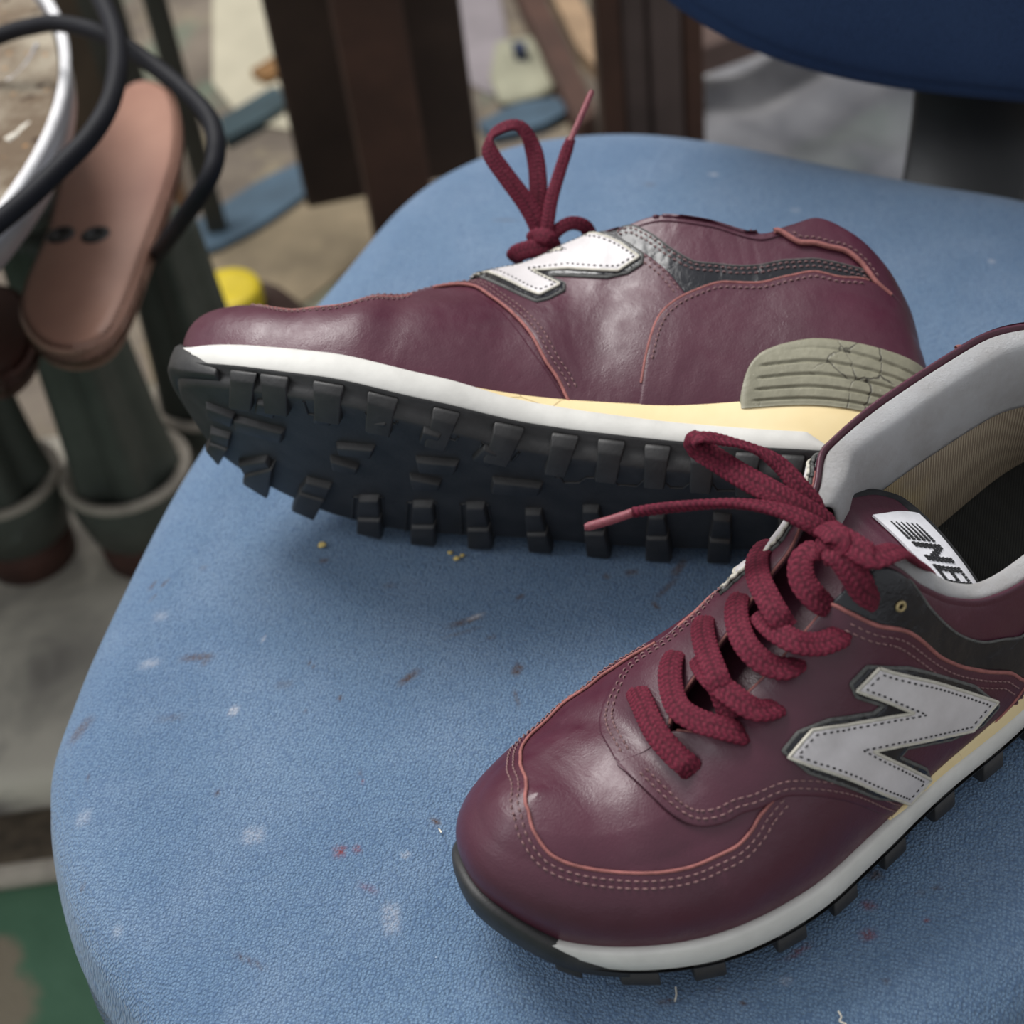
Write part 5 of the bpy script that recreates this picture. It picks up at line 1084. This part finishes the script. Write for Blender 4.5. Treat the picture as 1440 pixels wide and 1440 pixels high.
# --- grooved post and rail of the workbench
pp = at((915, 330)); wb = tag(empty('workbench', (pp[0], pp[1], 0)), 'brown wooden workbench leg of joined boards with a sloping rail behind the chair', 'workbench')
for dx, wd, dy, mt in ((-.032, .022, 0, M['oldwood']), (-.008, .026, .008, M['wood2']), (.020, .030, 0, M['wood2']), (.046, .020, .004, M['oldwood'])):
    V, F = rbox((dx, dy, .25), (wd * .97, .05, .50), .003, 0); mesh_obj('leg_board', V, F, mt, wb, smooth=False)
q0 = at((985, 150), .0) ; q1 = at((1180, 78), .0)
d = q1 - q0; L_ = np.linalg.norm(d); mid = (q0 + q1) / 2 - pp
V, F = rbox((mid[0], mid[1], .07), (L_ * 1.5, .05, .035), .004, math.atan2(d[1], d[0])); mesh_obj('rail', V, F, plain('light_brown_rail', (.14, .09, .075), .7, .3, 12), wb, smooth=False)
V, F = rbox((.10, .12, .515), (.36, .34, .03), .004, 0); mesh_obj('bench_top', V, F, M['oldwood'], wb, smooth=False)
# --- pale crumpled sheets and floor clutter
def sheet(px, z_, th, mat, name, label, cat, crum=0., seed=0, group=None):
    P = np.array([at(p, z_)[:2] for p in px]); c = P.mean(0); P = resample(P, .02, True); g = .02; lo = P.min(0); hi = P.max(0)
    gx, gy = np.meshgrid(np.arange(lo[0], hi[0], g), np.arange(lo[1], hi[1], g)); G = np.c_[gx.ravel(), gy.ravel()]; G = G[inside(G, P)]
    if len(G): G = G[dist_poly(G, P) > g * .5]
    pts_ = np.vstack([P, G]); n_ = len(P); vo, eo, fo, *_r = delaunay_2d_cdt([Vector(p) for p in pts_], [(i, (i + 1) % n_) for i in range(n_)], [], 1, 1e-7)
    V = []; r = np.random.default_rng(seed); ph = r.random(4) * 6
    for v in vo: x, y = v; V.append((x - c[0], y - c[1], z_ + th + crum * (1 + math.sin(x * 31 + ph[0] + 2 * math.sin(y * 17 + ph[1])) * math.sin(y * 37 + ph[2] + math.sin(x * 23))) ))
    o = mesh_obj(name, V, [tuple(f) for f in fo], mat, smooth=crum > 0); sd = o.modifiers.new('t', 'SOLIDIFY'); sd.thickness = th; sd.offset = -1; o.location = (c[0], c[1], 0); return tag(o, label, cat, group)
n = NT('pale_grey_plastic'); c = n.mix(n.ramp(n.noise(8, 4, .6), [(.35, 0), (.65, 1)]), (.15, .15, .165), (.36, .35, .36)); c = n.mix(n.ramp(n.noise(6, 3, .6, vec=n.mapping((1, 1, 1), (1, 0, 0))), [(.5, 0), (.65, .6)]), c, (.20, .24, .20)); M['sheetm'] = n.set(c, .5, 0, n.bump(n.noise(12, 4), .3, .005), .5)
M['card'] = plain('cream_cardboard', (.44, .40, .30), .85, .15, 8, .2); M['card2'] = plain('tan_wood_scrap', (.30, .20, .12), .8, .3, 20, .3)
M['blue'] = plain('dark_blue_grey_rubber', (.055, .095, .135), .7, .3, 14, .3); M['teal'] = plain('dark_teal_rubber', (.030, .055, .065), .7, .3, 14, .3)
sheet([(960, 290), (985, 95), (1100, 40), (1330, 60), (1500, 140), (1500, 330), (1250, 300)], 0, .004, M['sheetm'], 'plastic_sheet', 'pale grey crumpled plastic sheet on the floor right of the workbench leg', 'plastic sheet', .012, 3)
sheet([(300, -30), (420, -30), (455, 120), (430, 190), (345, 175), (300, 120)], 0, .004, M['card'], 'cardboard_sheet', 'cream cardboard sheet on the floor left of the wooden stand', 'cardboard')
sheet([(262, 330), (300, 308), (370, 262), (425, 238), (455, 222), (458, 240), (430, 285), (365, 330), (296, 366), (272, 358)], 0, .010, M['blue'], 'rubber_offcut', 'long blue grey rubber offcut pointing right, lower one left of the wooden stand', 'offcut', group='rubber offcuts on the floor')
sheet([(312, 180), (350, 158), (392, 132), (408, 158), (372, 182), (318, 212)], 0, .014, M['teal'], 'rubber_offcut', 'short dark teal rubber offcut beside the black cable', 'offcut', group='rubber offcuts on the floor')
sheet([(675, 185), (725, 158), (790, 148), (802, 168), (760, 190), (690, 205)], 0, .012, M['blue'], 'rubber_offcut', 'blue grey rubber offcut behind the standing lace loop', 'offcut', group='rubber offcuts on the floor')
sheet([(640, -20), (700, -20), (720, 90), (700, 140), (660, 120)], 0, .003, plain('lilac_grey_paper', (.24, .21, .22), .85, .2, 10), 'paper_sheet', 'pale lilac grey paper on the floor right of the wooden stand boards', 'paper')
sheet([(700, 70), (760, 55), (788, 95), (775, 140), (705, 158), (690, 120)], 0, .006, plain('olive_cream_cloth', (.30, .29, .21), .9, .25, 10), 'cloth_scrap', 'olive cream cloth scrap on the floor above the blue rubber offcut', 'cloth', .004, 9)
sheet([(768, -10), (800, -15), (858, 95), (850, 125), (815, 90)], 0, .02, M['card2'], 'wood_scrap', 'tan wooden scrap on the floor against the workbench leg', 'wood')
sheet([(715, -15), (750, -15), (842, 190), (815, 210)], 0, .03, M['oldwood'], 'wood_batten', 'dark wooden batten lying diagonally towards the workbench leg', 'wood')
sheet([(355, 108), (395, 84), (440, 72), (448, 88), (405, 104), (372, 122)], .004, .010, plain('ochre_leather_strap', (.22, .11, .035), .7, .3, 20), 'leather_strap', 'ochre brown leather strap on the cream cardboard', 'strap')
sheet([(722, 80), (740, 78), (744, 90), (726, 93)], .006, .02, plain('navy_cap', (.02, .03, .07), .5, .2, 20), 'small_cap', 'small navy cap on the olive cream cloth scrap', 'cap')
sheet([(225, 245), (250, 225), (262, 280), (250, 310), (222, 300)], .0, .05, plain('orange_brown_block', (.26, .13, .055), .7, .3, 20), 'wood_block', 'orange brown wooden block behind the right edge of the brown last plate', 'wood')
sheet([(255, 375), (330, 300), (380, 300), (520, 260), (560, 330), (440, 420), (300, 520), (230, 600), (200, 480)], 0, .003, plain('dusty_tan_board', (.21, .165, .105), .9, .45, 9, .4, .003), 'hardboard_sheet', 'dusty tan hardboard sheet on the floor beneath the jar with the yellow lid', 'board')
# --- jar with yellow lid
jp = at((318, 408), .112); jar = tag(empty('jar', (jp[0], jp[1], .004)), 'squat dark brown jar with a bright yellow lid behind the toe of the lying sneaker', 'jar')
V, F = lathe([(0, 0), (.060, 0), (.066, .006), (.066, .062), (.056, .078), (.030, .086), (.028, .096), (0, .096)], 48); mesh_obj('body', V, F, plain('dark_brown_glaze', (.065, .038, .032), .45, .3, 20), jar, recalc=True)
V, F = lathe([(0, .088), (.031, .088), (.032, .092), (.032, .107), (.030, .111), (.021, .110), (0, .110)], 48); mesh_obj('lid', V, F, plain('yellow_plastic', (.62, .47, .02), .5, .12, 60), jar, recalc=True)
